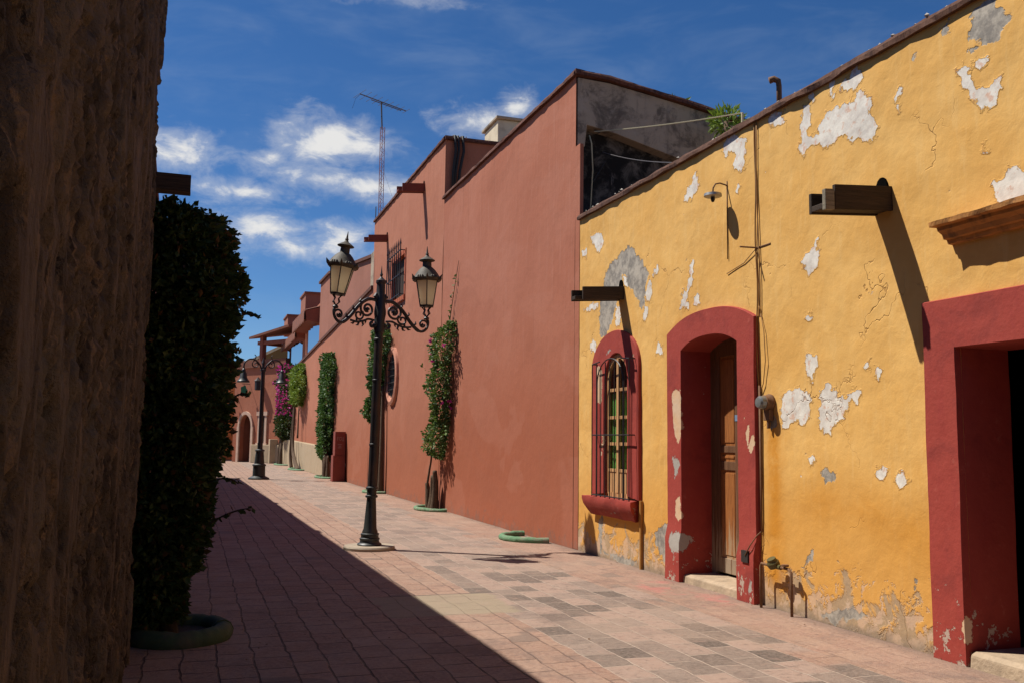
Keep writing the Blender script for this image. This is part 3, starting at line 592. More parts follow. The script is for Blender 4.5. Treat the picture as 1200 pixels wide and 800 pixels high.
# ------------------------------------------------------------------ left side: crumbling wall and the lower house behind it
def left_side():
    t = thing('old_building', 'tall dark brown crumbling adobe building filling the left edge of the street', 'building', (-2, 4, 0))
    ys = np.linspace(1.2, 7.42, 520); zs = np.linspace(0, 6.2, 380)
    Yg, Zg = np.meshgrid(ys, zs, indexing='ij')
    n1 = fbm(Yg*.9, Zg*.6, 0, 3, 21)
    f = fbm(Yg*1.7, Zg*.75, 3, 6, 25, .64); f2 = fbm(Yg*3.4+7, Zg*1.2, 5, 6, 27, .66)
    pl = np.clip((f-.47)*30, 0, 1); pl2 = np.clip((f2-.44)*30, 0, 1)       # coats of plaster still standing, with broken edges
    n2 = fbm(Yg*11, Zg*8, 0, 4, 22, .65); n4 = fbm(Yg*26, Zg*20, 2, 3, 33, .6); n5 = np.abs(fbm(Yg*4.5, Zg*1.3, 4, 5, 35, .62)-.5)*2
    pit = np.clip(fbm(Yg*9, Zg*5, 7, 4, 37, .6)-.60, 0, 1)*6
    d = .025*(n1-.5)*2 + .028*pl + .018*pl2 + (1-pl)*(.034*(n2-.5)*2+.022*(n4-.5)*2) + (1-pl2)*.016*(n2-.5)*2 + .006*(n4-.5) - .045*np.clip(1-n5*8, 0, 1) - .045*np.clip(pit, 0, 1)
    Xg = -.378 + d*.95
    edge = np.clip((Yg-7.34)/.08, 0, 1); Xg = Xg - .02*edge**2
    V = np.stack([Xg, Yg, Zg], -1).reshape(-1, 3); n = len(zs)
    mb = MB(); mb.v = [tuple(v) for v in V]; mb.f = [(i*n+j, (i+1)*n+j, (i+1)*n+j+1, i*n+j+1) for i in range(len(ys)-1) for j in range(n-1)]; mb.m = [0]*len(mb.f)
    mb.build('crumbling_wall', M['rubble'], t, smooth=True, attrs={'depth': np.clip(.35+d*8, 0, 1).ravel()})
    mb = MB(); mb.box(-5, -.42, -6, 1.2, 0, 6.1); mb.box(-5, -.52, 1.2, 7.41, 0, 6.15); mb.build('house_body', M['left_plaster'], t)
    t2 = thing('plain_house', 'low shadowed house on the left hidden behind the clipped tree, its wooden spout sticking out', 'house', (-2, 20, 0))
    mb = MB(); mb.prism([(-6, 7.45), (-.58, 7.45), (-1.08, 40.5), (-6, 40.5)], 2, 0, 5.2)
    mb.build('house_body', M['left_plaster'], t2)
    mb = MB(); mb.prism([(-.90, 7.46), (-.55, 7.46), (-1.05, 40.55), (-1.4, 40.55)], 2, 5.2, 5.34)
    mb.build('coping', M['coping'], t2)
    for (y, l, h) in ((12.6, .3, .05), (18.3, .55, .13), (22.4, .4, .12), (25.6, .5, .14), (31, .5, .10)):
        xb = -.56-.0151*(y-7.5); mb = MB(); mb.box(xb-.3, xb-.01, y, y+l, 5.335, 5.34+h); mb.build('coping_stone', M['coping'], t2, bevel=.03)
    mb = MB(); mb.box(-.6, -.12, 8.93, 9.10, 3.84, 3.87); mb.box(-.6, -.12, 8.93, 8.96, 3.87, 4.0); mb.box(-.6, -.15, 9.07, 9.10, 3.87, 4.0)
    mb.build('drain_spout', M['beam'], t2, bevel=.006)
left_side()

# ------------------------------------------------------------------ yellow house
yh = thing('yellow_house', 'ochre yellow house with peeling plaster and dark red door and window surrounds', 'house', (FX, 7, 0))
def stain_fn(y, z):
    s = np.exp(-((y-8.03)/.16)**2)*np.clip((2.0-z)/.3, 0, 1)*np.clip((z-.0)/.3, 0, 1)
    s2 = .6*np.exp(-((z-.95-.12*np.sin(y*2))/.22)**2)*np.clip((7.9-y)/.5, 0, 1)
    return np.clip(s+s2, 0, 1)
DOOR = (8.60, 9.80, 0, 2.84); WIN = (11.26, 12.0, .86, 2.84); GATE = (4.2, 5.58, 0, 2.35)
panel('front_wall', M['yellow'], yh, FX, -5, 13.02, 0, 5.0, .035 if True else .1, [DOOR, WIN, GATE], rough=.016, rs=1.2, seed=3, white=WHITE, grey=GREY, stain=stain_fn)
mb = MB(); mb.box(FX+.03, 13, -5, 12.98, 4.55, 4.7); mb.build('roof', M['roof'], yh)
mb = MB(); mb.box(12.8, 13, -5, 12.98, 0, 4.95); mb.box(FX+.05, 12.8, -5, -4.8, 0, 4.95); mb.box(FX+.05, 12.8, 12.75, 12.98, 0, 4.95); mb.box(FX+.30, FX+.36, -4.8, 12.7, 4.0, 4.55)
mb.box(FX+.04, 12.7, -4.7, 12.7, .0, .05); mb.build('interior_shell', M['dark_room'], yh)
mb = MB(); mb.box(FX+.15, FX+.25, -4.9, 12.9, 4.7, 5.02); mb.build('parapet', M['coping_y'], yh)
coping('coping', M['coping_y'], yh, [(-5, 4.99), (13.04, 4.99)], .30, .075, .07, .014, 4, .045)
# mortar crumbs and stones along the coping
mb = MB()
for i in range(170):
    y = rng.uniform(4.5, 13.0); x = FX+rng.uniform(-.03, .22); r = rng.uniform(.008, .028)*(1.5 if y > 11 else 1)
    c = Vector((x, y, 5.06+r*.6)); vs = [c+Vector(d)*r*rng.uniform(.7, 1.2) for d in ((1,0,0),(0,1,0),(-1,0,0),(0,-1,0),(0,0,.8),(0,0,-.8))]
    mb.add(vs, [(0,1,4),(1,2,4),(2,3,4),(3,0,4),(1,0,5),(2,1,5),(3,2,5),(0,3,5)])
setp(mb.build('mortar_crumbs', M['rubble_bits'], yh), kind='stuff')
# --- door one
outer = arch_path(10.15, 8.27, 0, 2.92, .20); inner = arch_path(9.80, 8.60, 0, 2.69, .13)
surround('door_surround', M['red'], yh, outer, inner, .055, .37, RED_W, RED_G, 5, plinth=(.56, .035))
d = MB(); d.box(FX+.345, FX+.39, 8.58, 8.70, .1, 2.86); d.box(FX+.345, FX+.39, 9.70, 9.82, .1, 2.86); d.box(FX+.345, FX+.39, 8.70, 9.70, 2.76, 2.86)
dr = MB()
for (a, b) in ((8.70, 9.195), (9.205, 9.70)):
    dr.box(FX+.35, FX+.385, a, a+.085, .13, 2.76); dr.box(FX+.35, FX+.385, b-.085, b, .13, 2.76)
    for z0, z1 in ((.13, .30), (1.30, 1.40), (1.50, 1.58), (2.62, 2.76)): dr.box(FX+.352, FX+.384, a+.085, b-.085, z0, z1)
door = dr.build('door', M['door_dark'], yh, bevel=.006)
pn = MB()
for (a, b) in ((8.70, 9.195), (9.205, 9.70)):
    for z0, z1 in ((.29, 1.31), (1.39, 1.51), (1.57, 2.63)):
        pn.box(FX+.366, FX+.38, a+.08, b-.08, z0, z1)
        pn.box(FX+.358, FX+.37, a+.115, b-.115, z0+.045, z1-.045)
pn.build('door_panel', M['door_wood'], door, bevel=.005)
d.build('door_jamb', M['door_dark'], door, bevel=.005)
lk = MB(); lk.box(FX+.335, FX+.352, 8.745, 8.775, 1.02, 1.14); lk.tube([(FX+.33, 8.76, 1.05), (FX+.305, 8.76, 1.05), (FX+.30, 8.76, 1.0), (FX+.315, 8.76, .97)], .008, 8); lk.lathe([(.02, 0), (.024, .01), (.01, .02)], (FX+.335, 8.76, 1.17), 10, Matrix.Rotation(-PI/2, 4, 'Y'))
lk.build('handle', M['iron'], door)
pp = MB()
for y, z, w, h, in ((9.12, 2.42, .09, .06), (9.09, 2.34, .05, .07), (9.0, 2.31, .06, .05), (9.14, 2.25, .03, .035), (9.02, 2.40, .035, .08), (9.08, 2.2, .02, .02)):
    pts = [(y+w*math.cos(a)*rng.uniform(.7, 1.2), z+h*math.sin(a)*rng.uniform(.7, 1.2)) for a in np.linspace(0, 2*PI, 11)[:-1]]
    pp.prism(pts, 0, FX+.345, FX+.3555)
pp.build('torn_paper', M['paper'], door)
pp = MB(); pp.box(FX+.345, FX+.3565, 9.22, 9.28, 1.86, 1.93); pp.build('sticker', M['sticker'], door)
st = MB(); st.v = []
st.prism([(FX-.04, -.02), (FX+.5, -.02), (FX+.5, .10), (FX+.02, .095), (FX-.03, .075)], 1, 8.56, 9.84)
st.build('doorstep', M['step'], yh, bevel=.012)
# --- window
outer = ellipse_path(12.44, 10.93, .86, 2.62, .52); inner = ellipse_path(11.99, 11.27, .90, 2.46, .36)
ws = surround('window_surround', M['red'], yh, outer, inner, .05, .14, WIN_W, WIN_G, 4)
wf = MB(); X0 = FX-.012; X1 = FX+.03
ip = ellipse_path(11.985, 11.275, .86, 2.46, .35, 3, 20); op = ellipse_path(11.935, 11.325, .91, 2.45, .30, 3, 20)
n = len(ip)
for k in range(n-1):
    a, b, c, dd = ip[k], ip[k+1], op[k+1], op[k]
    vs = [(x, *p) for x in (X0, X1) for p in (a, b, c, dd)]
    wf.add(vs, [(0, 1, 2, 3), (4, 7, 6, 5), (0, 4, 5, 1), (2, 6, 7, 3)])
wf.box(X0, X1, 11.325, 11.935, .86, .92)
window = wf.build('window', M['win_wood'], yh)
mu = MB(); mu.box(X0-.006, X1-.006, 11.60, 11.665, .92, 2.74)
for z in (1.22, 1.58, 1.94, 2.32): mu.box(X0+.002, X1-.002, 11.33, 11.60, z-.022, z+.022); mu.box(X0+.002, X1-.002, 11.665, 11.93, z-.022, z+.022)
mu.box(X0+.012, X1-.004, 11.33, 11.60, .92, 1.2); mu.box(X0+.012, X1-.004, 11.665, 11.93, .92, 1.2)
mu.build('muntin', M['win_wood'], window, bevel=.004)
gl = MB(); gl.box(X0+.020, X0+.024, 11.32, 11.94, 1.2, 2.74)
def mat_pane():
    m, t, b = material('thin_pane'); tr = t.new('ShaderNodeBsdfTransparent'); tr.inputs[0].default_value = (.86, .9, .88, 1); g = t.new('ShaderNodeBsdfGlossy'); g.inputs[1].default_value = .06
    mx = t.new('ShaderNodeMixShader'); mx.inputs[0].default_value = .10; t.l.new(tr.outputs[0], mx.inputs[1]); t.l.new(g.outputs[0], mx.inputs[2]); t.l.new(mx.outputs[0], t.n['Material Output'].inputs[0]); return m
M['pane'] = mat_pane()
gl.build('pane', M['pane'], window)
cu = MB(); nn = 60; V = []; F = []
for i in range(nn+1):
    y = 11.30+.66*i/nn; x = FX+.055+.012*math.sin(i*.9)+.005*math.sin(i*2.3)
    V += [(x, y, .95), (x, y, 2.28)]
for i in range(nn): F.append((2*i, 2*i+2, 2*i+3, 2*i+1))
cu.add(V, F); cu.build('curtain', M['curtain'], window, smooth=True)
bk = MB(); bk.box(FX+.15, FX+.16, 11.0, 12.2, .8, 2.9); bk.build('dark_backing', M['dark_room'], window)  # dark sheet standing in for the unlit room behind the window
sl = MB(); prof = [(FX+.02, .58), (FX-.06, .585), (FX-.10, .64), (FX-.15, .73), (FX-.165, .80), (FX-.16, .845), (FX+.02, .855)]
V = []; ys = np.linspace(0, 1, 26)
for s in ys:
    for (x, z) in prof:
        fl = (FX-x)/.165; y0, y1 = 11.02-.10*fl, 12.36+.16*fl; y = y0+(y1-y0)*s
        w = float(vnoise(y*7, z*9, x*9, 4)-.5)*.022
        V.append((x+w if x < FX else x, y, z+w*.6))
q = len(prof); F = [(i*q+j, i*q+j+1, (i+1)*q+j+1, (i+1)*q+j) for i in range(25) for j in range(q-1)]+[tuple(range(q))[::-1], tuple(range(25*q, 26*q))]
sl.add(V, F); sl.build('window_sill', M['red'], window, smooth=True, angle=.7, attrs=dict(peel_white=np.full(len(V), .36), peel_grey=np.full(len(V), .40)))
gr = MB(); XG = FX-.135; ya, yb = 11.03, 12.22
bars = np.linspace(ya, yb, 9)
for y in bars:
    if 11.28 < y < 11.97: gr.tube([(XG, y, .84), (XG, y, 2.42+.30*math.sqrt(max(0, 1-((y-11.63)/.42)**2)))], .0075, 6)
    else: gr.tube([(XG, y, .84), (XG, y, 2.70)], .0075, 6)
for z in (.87, 1.70): gr.tube([(FX, ya, z), (XG, ya, z), (XG, yb, z), (FX, yb, z)], .009, 6)
gr.tube([(FX, yb, 2.70), (XG, yb, 2.70), (XG, 11.97, 2.72)], .009, 6); gr.tube([(FX, ya, 2.70), (XG, ya, 2.70), (XG, 11.28, 2.72)], .009, 6)
hoop = [(XG, 11.63+.42*math.cos(a), 2.42+.32*math.sin(a)) for a in np.linspace(0, PI, 18)]; gr.tube(hoop, .009, 6)
gr.tube([(XG, 11.21, .85), (XG, 11.21, 2.42)], .009, 6); gr.tube([(XG, 12.05, .85), (XG, 12.05, 2.42)], .009, 6)
gr.build('window_grille', M['iron'], window)
# --- carriage doorway at the right edge
def sq_path(yl, yr, z0, zt, n=26, m=20):
    return [(yl, z0+(zt-z0)*i/n) for i in range(n)]+[(yl+(yr-yl)*i/m, zt) for i in range(m+1)]+[(yr, zt+(z0-zt)*(i+1)/n) for i in range(n)]
surround('doorway_surround', M['red'], yh, sq_path(5.91, 3.86, 0, 2.735), sq_path(5.58, 4.19, 0, 2.35), .06, .46, GATE_W, GATE_G, 4)
st = MB(); st.prism([(FX-.05, -.02), (FX+.6, -.02), (FX+.6, .12), (FX+.0, .115), (FX-.04, .09)], 1, 4.21, 5.56); st.build('doorstep', M['step'], yh, bevel=.015)
co = MB(); pr = [(FX+.02, 3.15), (FX-.045, 3.155), (FX-.055, 3.185), (FX-.085, 3.19), (FX-.10, 3.225), (FX-.135, 3.25), (FX-.14, 3.275), (FX-.185, 3.285), (FX-.19, 3.32), (FX+.02, 3.335)]
V = []; ns = 50
for i in range(ns+1):
    y = 5.665-1.9*i/ns
    for x, z in pr:
        k = (FX-x)/.19; yy = y if 0 < i < ns else (y-.10*(1-k) if i == 0 else y+.10*(1-k))
        w = float(vnoise(yy*12, z*30, x*10, 6)-.5)*.012*(2 if z > 3.28 else 1)
        V.append((x+w, yy, z+w))
q = len(pr); F = [(i*q+j, i*q+j+1, (i+1)*q+j+1, (i+1)*q+j) for i in range(ns) for j in range(q-1)]+[tuple(range(q))[::-1], tuple(range(ns*q, ns*q+q))]
co.add(V, F); co.build('cornice', M['cornice'], yh)
# --- rain spouts
def spout(parent, y0, y1, z, L, h, mat, mat2=None, fx=FX, drop=.05):
    b = MB(); wv = .035
    def seg(xa, xb, ya, yb, za, zb):
        f = lambda x: -drop*(fx-x)/L
        vs = [(x, y, zz+f(x)) for x in (xa, xb) for y in (ya, yb) for zz in (za, zb)]
        b.add(vs, [(0,1,3,2),(4,6,7,5),(0,4,5,1),(2,3,7,6),(0,2,6,4),(1,5,7,3)])
    seg(fx+.06, fx-L, y0+wv, y1-wv, z, z+.05)
    seg(fx+.06, fx-L*.86, y0, y0+wv, z-.012, z+h); seg(fx+.06, fx-L, y1-wv, y1, z-.012, z+h*.82)
    o = b.build('drain_spout', mat, parent, bevel=.006)
    if mat2:
        b = MB(); seg(fx-L*.87, fx-L*1.005, y0-.004, y0+wv+.004, z-.016, z+h*.80); b.build('spout_lip', mat2, o, bevel=.006)
    b = MB(); cy = (y0+y1)/2; pts = [(y0+.045, z+h-.02), (y1-.045, z+h-.02)]+[(cy+(y1-y0)*.32*math.cos(a), z+h+.10*math.sin(a)) for a in np.linspace(0, PI, 8)]
    b.prism(pts, 0, fx-.022, fx+.06); b.build('spout_mouth', M['void'], o)  # solid plug coloured black in place of a hollow mouth
    return o
spout(yh, 6.26, 6.48, 3.585, .68, .20, M['beam'], M['beam_pale'])
spout(yh, 11.44, 11.62, 3.55, .72, .17, M['beam'])
b = MB(); b.tube([(FX+.10, 7.98, 4.95), (FX+.10, 7.98, 5.30), (FX+.095, 7.985, 5.36), (FX+.06, 8.01, 5.385), (FX+.02, 8.03, 5.37)], [.028, .028, .031, .034, .036], 10); b.build('vent_pipe', M['rust'], yh, smooth=True)
b = MB(); b.tube([(FX-.025, 10.90, -.01), (FX-.025, 10.90, .86)], .024, 10); b.build('downpipe', M['yellow_plain'], yh, smooth=True, angle=.6)
# niche box in door plinth
b = MB(); b.box(FX-.104, FX-.05, 8.36, 8.48, .40, .52); b.build('junction_box', M['dark_room'], yh)

# --- things fixed to the yellow wall
t = thing('wall_lamp', 'small rusty bracket lamp with flat round shade on the upper yellow wall', 'lamp', (FX, 8.84, 4.4))
b = MB(); b.tube([(FX+.01, 8.80, 4.43), (FX-.03, 8.83, 4.46), (FX-.09, 8.84, 4.475), (FX-.145, 8.84, 4.46), (FX-.175, 8.84, 4.41), (FX-.18, 8.84, 4.345)], .009, 8); b.tube([(FX-.012, 8.82, 4.50), (FX-.012, 8.82, 3.62)], .006, 6); b.build('arm', M['rust'], t, smooth=True)
b = MB(); b.lathe([(.02, .035), (.095, .03), (.10, .0), (.092, -.004), (.02, -.006)], (FX-.18, 8.84, 4.315), 20); b.build('shade', M['galv'], t, smooth=True, angle=.6)
b = MB(); b.lathe([(.022, 0), (.024, -.03), (.014, -.055)], (FX-.18, 8.84, 4.308), 10); b.build('socket', M['cable_k'], t)
t = thing('cable_bracket', 'thin rusty angle iron bracket holding a slack cable on the yellow wall', 'bracket', (FX, 8.28, 3.6))
b = MB(); b.tube([(FX+.01, 8.28, 3.645), (FX-.20, 8.28, 3.64)], .009, 6); b.tube([(FX-.005, 8.28, 3.64), (FX-.005, 8.02, 3.64)], .008, 6); b.tube([(FX-.012, 8.84, 3.46), (FX-.012, 8.50, 3.52), (FX-.02, 8.28, 3.62)], .0045, 6); b.build('bracket_arm', M['rust'], t)
t = thing('electric_cable', 'orange brown cables running down the yellow wall beside the wooden door', 'cable', (FX, 8.25, 0))
b = MB(); pts = [(FX+.05, 8.27, 5.08)]+[(FX-.016+.004*math.sin(i), 8.265+.012*math.sin(i*1.3), 5.04-i*.22) for i in range(15)]; b.tube(pts, .008, 6)
pts = [(FX-.018, 8.22+.02*math.sin(i*.8), 5.0-i*.3) for i in range(8)]; b.tube(pts, .007, 6)
b.tube([(FX-.012, 8.23, 3.02), (FX-.02, 8.14, 2.75), (FX-.02, 8.12, 2.45), (FX-.015, 8.17, 2.22), (FX-.012, 8.22, 2.14)], .005, 6)
b.build('loose_wire', M['cable_o'], t, smooth=True)
b = MB(); b.tube([(FX-.015, 8.24, 2.2), (FX-.015, 8.235, 1.2), (FX-.015, 8.235, .72)], .011, 8); b.tube([(FX-.015, 8.235, .73), (FX-.06, 8.26, .68), (FX-.10, 8.32, .58), (FX-.11, 8.40, .47)], .006, 6); b.build('conduit', M['rust'], t, smooth=True)
t = thing('electric_meter', 'round grey electric meter on the yellow wall right of the wooden door', 'meter', (FX, 8.07, 1.95))
Mx = Matrix.Rotation(-PI/2, 4, 'Y')
b = MB(); b.lathe([(.085, 0), (.09, .02), (.075, .05), (.075, .08), (.068, .085)], (FX-.0, 8.07, 2.02), 20, Mx); b.build('base', M['rust'], t, smooth=True, angle=.5)
b = MB(); b.lathe([(.066, .08), (.066, .13), (.05, .15), (.02, .155)], (FX, 8.07, 2.02), 20, Mx); b.build('dome', simple('meter_glass', (.15, .155, .15), rough=.12, bump=0, spec=.8, scale=30), t, smooth=True, angle=.5)
b = MB(); b.box(FX-.055, FX, 8.02, 8.12, 1.84, 1.95); b.tube([(FX-.03, 8.07, 1.85), (FX-.03, 8.07, 1.76)], .018, 8); b.build('cable_box', M['rust'], t, bevel=.006)
t = thing('water_meter', 'low water meter on rusty standpipes in front of the yellow wall', 'meter', (FX-.09, 7.87, 0))
b = MB(); xx = FX-.11
b.tube([(xx, 8.12, -.01), (xx, 8.12, .40), (xx, 8.105, .43), (xx, 7.62+.04, .43), (xx, 7.62, .40), (xx, 7.62, -.01)], .014, 8); b.build('standpipe', M['rust'], t, smooth=True)
b = MB(); b.lathe([(.055, 0), (.06, .015), (.06, .05), (.045, .07), (.045, .09)], (xx-.0, 7.88, .425), 16, Matrix.Rotation(-.5, 4, 'Y')); b.tube([(xx, 7.98, .43), (xx, 7.78, .43)], .024, 8); b.build('meter_body', simple('brass_meter', (.10, .085, .03), scale=20, rough=.5, metallic=.3), t, smooth=True, angle=.6)
b = MB(); b.lathe([(.035, 0), (.035, .02), (.01, .022)], (xx-.01, 7.70, .45), 12); b.build('valve', M['rust'], t)

# ------------------------------------------------------------------ terracotta house next door
p1 = thing('terracotta_house', 'blank terracotta house with a mouldy grey gable end, beside the yellow house', 'house', (FX, 17, 0))
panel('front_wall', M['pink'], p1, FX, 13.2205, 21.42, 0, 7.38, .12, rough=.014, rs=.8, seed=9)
mb = MB(); mb.box(FX+.0, FX+.06, 13.035, 13.22, 0, 6.22); mb.build('corner_pier', M['pink'], p1, bevel=.01)
panel('end_wall', M['mould'], p1, 13.46, FX+.10, 14, 4.4, 6.6, .15, plane='Y', rough=.02, seed=4)
top = lambda x: np.where(x < 6.1, 7.36, 7.36-(x-6.1)*.165)
mb = MB()
pts = [(FX+.035, 6.24), (FX+.16, 6.24), (FX+.20, 6.60), (6.2, 6.52), (7.4, 6.22), (9.2, 5.75), (14, 4.7), (14, 6.05), (7.3, 7.17), (6.1, 7.34), (FX+.035, 7.36)]
mb.prism(pts, 1, 13.225, 13.50); mb.build('gable_band', M['concrete_end'], p1, bevel=.012)
mb = MB(); mb.box(FX+.05, 14, 13.5, 21.3, 6.2, 6.4); mb.build('roof', M['roof'], p1)
mb = MB(); mb.box(13.8, 14, 13.5, 21.3, 0, 6.3); mb.box(FX+.2, 13.8, 13.50, 13.6, 0, 6.2); mb.build('house_body', M['pink_dull'], p1)
coping('coping', M['coping'], p1, [(13.18, 7.375), (21.45, 7.375)], .32, .085, .10, .012, 2, .06)
coping('gable_coping', M['coping'], p1, [(FX-.03, 7.385), (6.1, 7.36), (7.3, 7.18), (14, 6.06)], .30, .085, .10, .014, 8, .06, 'X', 13.21)
b = MB(); b.tube([(FX+.26, 13.28, 6.45), (FX+.29, 13.26, 6.32), (FX+.33, 13.30, 5.9), (FX+.33, 13.40, 5.2), (FX+.34, 13.40, 4.7)], .012, 6); b.build('hanging_cable', M['cable_w'], p1, smooth=True)
b = MB(); b.tube([(FX+.75, 13.285, 6.72), (FX+.40, 13.275, 6.50)], .008, 6); b.tube([(FX+.60, 13.4, 6.1), (FX+.36, 13.36, 5.72)], .010, 6); b.tube([(FX+1.35, 13.29, 7.05), (8.7, 13.285, 6.05)], .012, 6); b.tube([(FX+.12, 13.28, 7.3), (FX+.14, 13.28, 6.6)], .012, 6); b.build('iron_stay', M['cable_k'], p1)

# ------------------------------------------------------------------ second terracotta house
p2 = thing('taller_terracotta_house', 'taller terracotta house with two red drain spouts, a caged upper window and a round window', 'house', (FX, 26, 0))
UW = (25.72, 27.6, 5.68, 6.9)
panel('front_wall', M['pink_far'], p2, FX-.005, 21.42, 30.75, 0, 8.85, .15, [UW], rough=.014, rs=.7, seed=31)
panel('end_wall', M['pink_far'], p2, 21.43, FX, 13, 6.0, 8.85, .2, plane='Y', rough=.01, seed=7)
mb = MB(); mb.box(FX+.06, 13, 21.5, 30.7, 8.3, 8.45); mb.build('roof', M['roof'], p2)
mb = MB(); mb.box(12.8, 13, 21.5, 30.7, 0, 8.7); mb.box(FX, 12.8, 30.6, 30.74, 0, 8.80); mb.box(FX+.5, FX+.6, 21.5, 30.6, 0, 8.3); mb.build('house_body', M['pink_dull'], p2)
coping('coping', M['coping'], p2, [(21.40, 8.85), (30.78, 8.85)], .32, .10, .12, .012, 12, .06)
coping('end_coping', M['coping'], p2, [(FX-.03, 8.86), (13, 8.86)], .30, .09, .12, .012, 13, .05, 'X', 21.40)
spout(p2, 23.45, 23.70, 8.10, .72, .20, M['beam_pink'], fx=FX, drop=.06)
spout(p2, 28.35, 28.60, 7.76, .72, .18, M['beam_pink'], fx=FX, drop=.06)
b = MB(); b.box(FX-.02, FX+.25, 25.60, 25.76, 5.60, 7.0); b.box(FX-.02, FX+.25, 27.56, 27.72, 5.60, 7.0); b.box(FX-.02, FX+.25, 25.76, 27.56, 6.86, 7.0); b.box(FX-.05, FX+.25, 25.6, 27.72, 5.5, 5.66)
uw = b.build('window', simple('orange_red_frame', (.40, .10, .045), scale=8), p2, bevel=.01)
b = MB(); b.box(FX+.12, FX+.16, 25.75, 27.57, 5.65, 6.87); b.build('shutter', M['beam'], uw)
b = MB()
for y in np.linspace(25.72, 27.62, 8):
    b.tube([(FX-.15, y, 5.62), (FX-.15, y, 7.12)], .016, 6); b.tube([(FX-.15, y, 7.12), (FX-.15, y, 7.30)], [.028, .002], 6)
for z in (5.68, 6.25, 6.95): b.tube([(FX, 25.72, z), (FX-.15, 25.72, z), (FX-.15, 27.62, z), (FX, 27.62, z)], .018, 6)
b.build('window_grille', M['iron'], uw)
b = MB(); cy, cz = 27.0, 3.45; n = 40
V = []
for k in range(n):
    a = 2*PI*k/n; rr = 1+.02*math.sin(k*2.6)
    for r, x in ((.86*rr, FX+.01), (.85*rr, FX-.07), (.76, FX-.10), (.66, FX-.06), (.64, FX+.02)): V.append((x, cy+r*math.cos(a)*.92, cz+r*math.sin(a)))
F = [(k*5+j, k*5+j+1, ((k+1) % n)*5+j+1, ((k+1) % n)*5+j) for k in range(n) for j in range(4)]
b.add(V, F); oc = b.build('round_window', simple('pink_stone_ring', (.50, .22, .14), scale=9, bump=.6, bd=.02), p2, smooth=True, angle=.6)
b = MB(); b.lathe([(.66, 0), (.66, .012)], (FX-.005, cy, cz), 32, Matrix.Rotation(-PI/2, 4, 'Y')); b.build('pane', M['glass'], oc)
b = MB()
for k in range(-2, 3):
    w = .62*math.sqrt(1-(k/3)**2); b.tube([(FX-.05, cy+k*.2, cz-w), (FX-.05, cy+k*.2, cz+w)], .012, 6); b.tube([(FX-.05, cy-w, cz+k*.2), (FX-.05, cy+w, cz+k*.2)], .012, 6)
b.build('bars', M['iron'], oc)
b = MB()
for k, (x0, x1, r) in enumerate(((5.72, 5.68, .035), (5.80, 5.72, .03), (5.92, 5.80, .035))):
    b.tube([(x0, 21.50, 8.99), (x0, 21.36, 8.96), (x0+.03, 21.35, 8.6), ((x0+x1)/2, 21.35, 8.1), (x1, 21.36, 7.4)], r, 8)
b.build('roof_pipe', M['cable_k'], p2, smooth=True)
t = thing('water_tank', 'cream box water tank on the roof of the taller terracotta house', 'water tank', (8, 25, 8.4))
b = MB(); b.box(7.85, 8.75, 24.6, 25.9, 8.45, 10.72); b.build('tank_body', M['tank'], t, bevel=.03)
b = MB(); b.box(7.78, 8.8, 24.5, 26.0, 10.72, 10.80); b.box(8.2, 9.6, 24.0, 24.5, 8.45, 10.25); b.build('parapet_block', M['concrete_end'], t, bevel=.02)
b = MB(); b.tube([(7.5, 24.5, 8.45), (7.5, 24.5, 9.75), (7.8, 24.55, 9.9), (7.9, 24.6, 9.6)], .03, 8); b.tube([(6.8, 24.2, 8.45), (6.8, 24.2, 9.95)], .018, 6); b.build('pipework', M['galv'], t)

# ------------------------------------------------------------------ terrace house further on
p3 = thing('terrace_house', 'terracotta house with stone dado, tiled eaves and blue reflecting upstairs windows', 'house', (FX, 45, 0))
ptop = lambda y: 6.58-(y-30.75)*.0415
panel('street_wall', M['pink_far'], p3, FX, 30.78, 60, 0, 6.0, .3, top=ptop, split=4.0, rough=.02, rs=.5, seed=41)
mb = MB(); mb.prism([(30.75, 6.58), (30.75, 6.70), (60, 5.49), (60, 5.37)], 0, FX-.07, FX+.3); mb.build('coping', M['coping'], p3)
mb = MB(); mb.prism([(39.9, -.02), (39.9, 1.25), (60.2, 1.55), (60.2, -.02)], 0, FX-.20, FX+.05); mb.prism([(60.2, -.02), (60.2, 1.5), (61.2, 1.5), (61.2, -.02)], 0, FX-.9, FX); mb.build('dado', M['stone'], p3, bevel=.04)
mb = MB(); mb.prism([(31.0, 5), (31.0, 7.78), (43.1, 9.16), (46.6, 9.22), (46.6, 5)], 0, FX+.22, FX+.5)
mb.box(FX+.5, 11, 46.3, 46.6, 5, 9.2); mb.box(FX+.5, 11, 31.0, 31.2, 5, 7.7); mb.build('upper_block', M['pink_dull'], p3, bevel=.01)
mb = MB(); mb.prism([(31.0, 7.78), (43.1, 9.16), (46.65, 9.22), (46.65, 9.34), (43.1, 9.28), (31.0, 7.90)], 0, FX+.12, FX+.62); mb.build('block_coping', M['coping'], p3)
mb = MB(); mb.box(FX+.02, FX+.20, 30.80, 31.4, 0, 7.9); mb.build('corner_strip', M['concrete_end'], p3)
mb = MB(); mb.box(FX+.3, 12, 31.2, 60, 4.6, 4.8); mb.box(11.8, 12, 31.2, 60, 0, 6); mb.build('roof', M['roof'], p3)
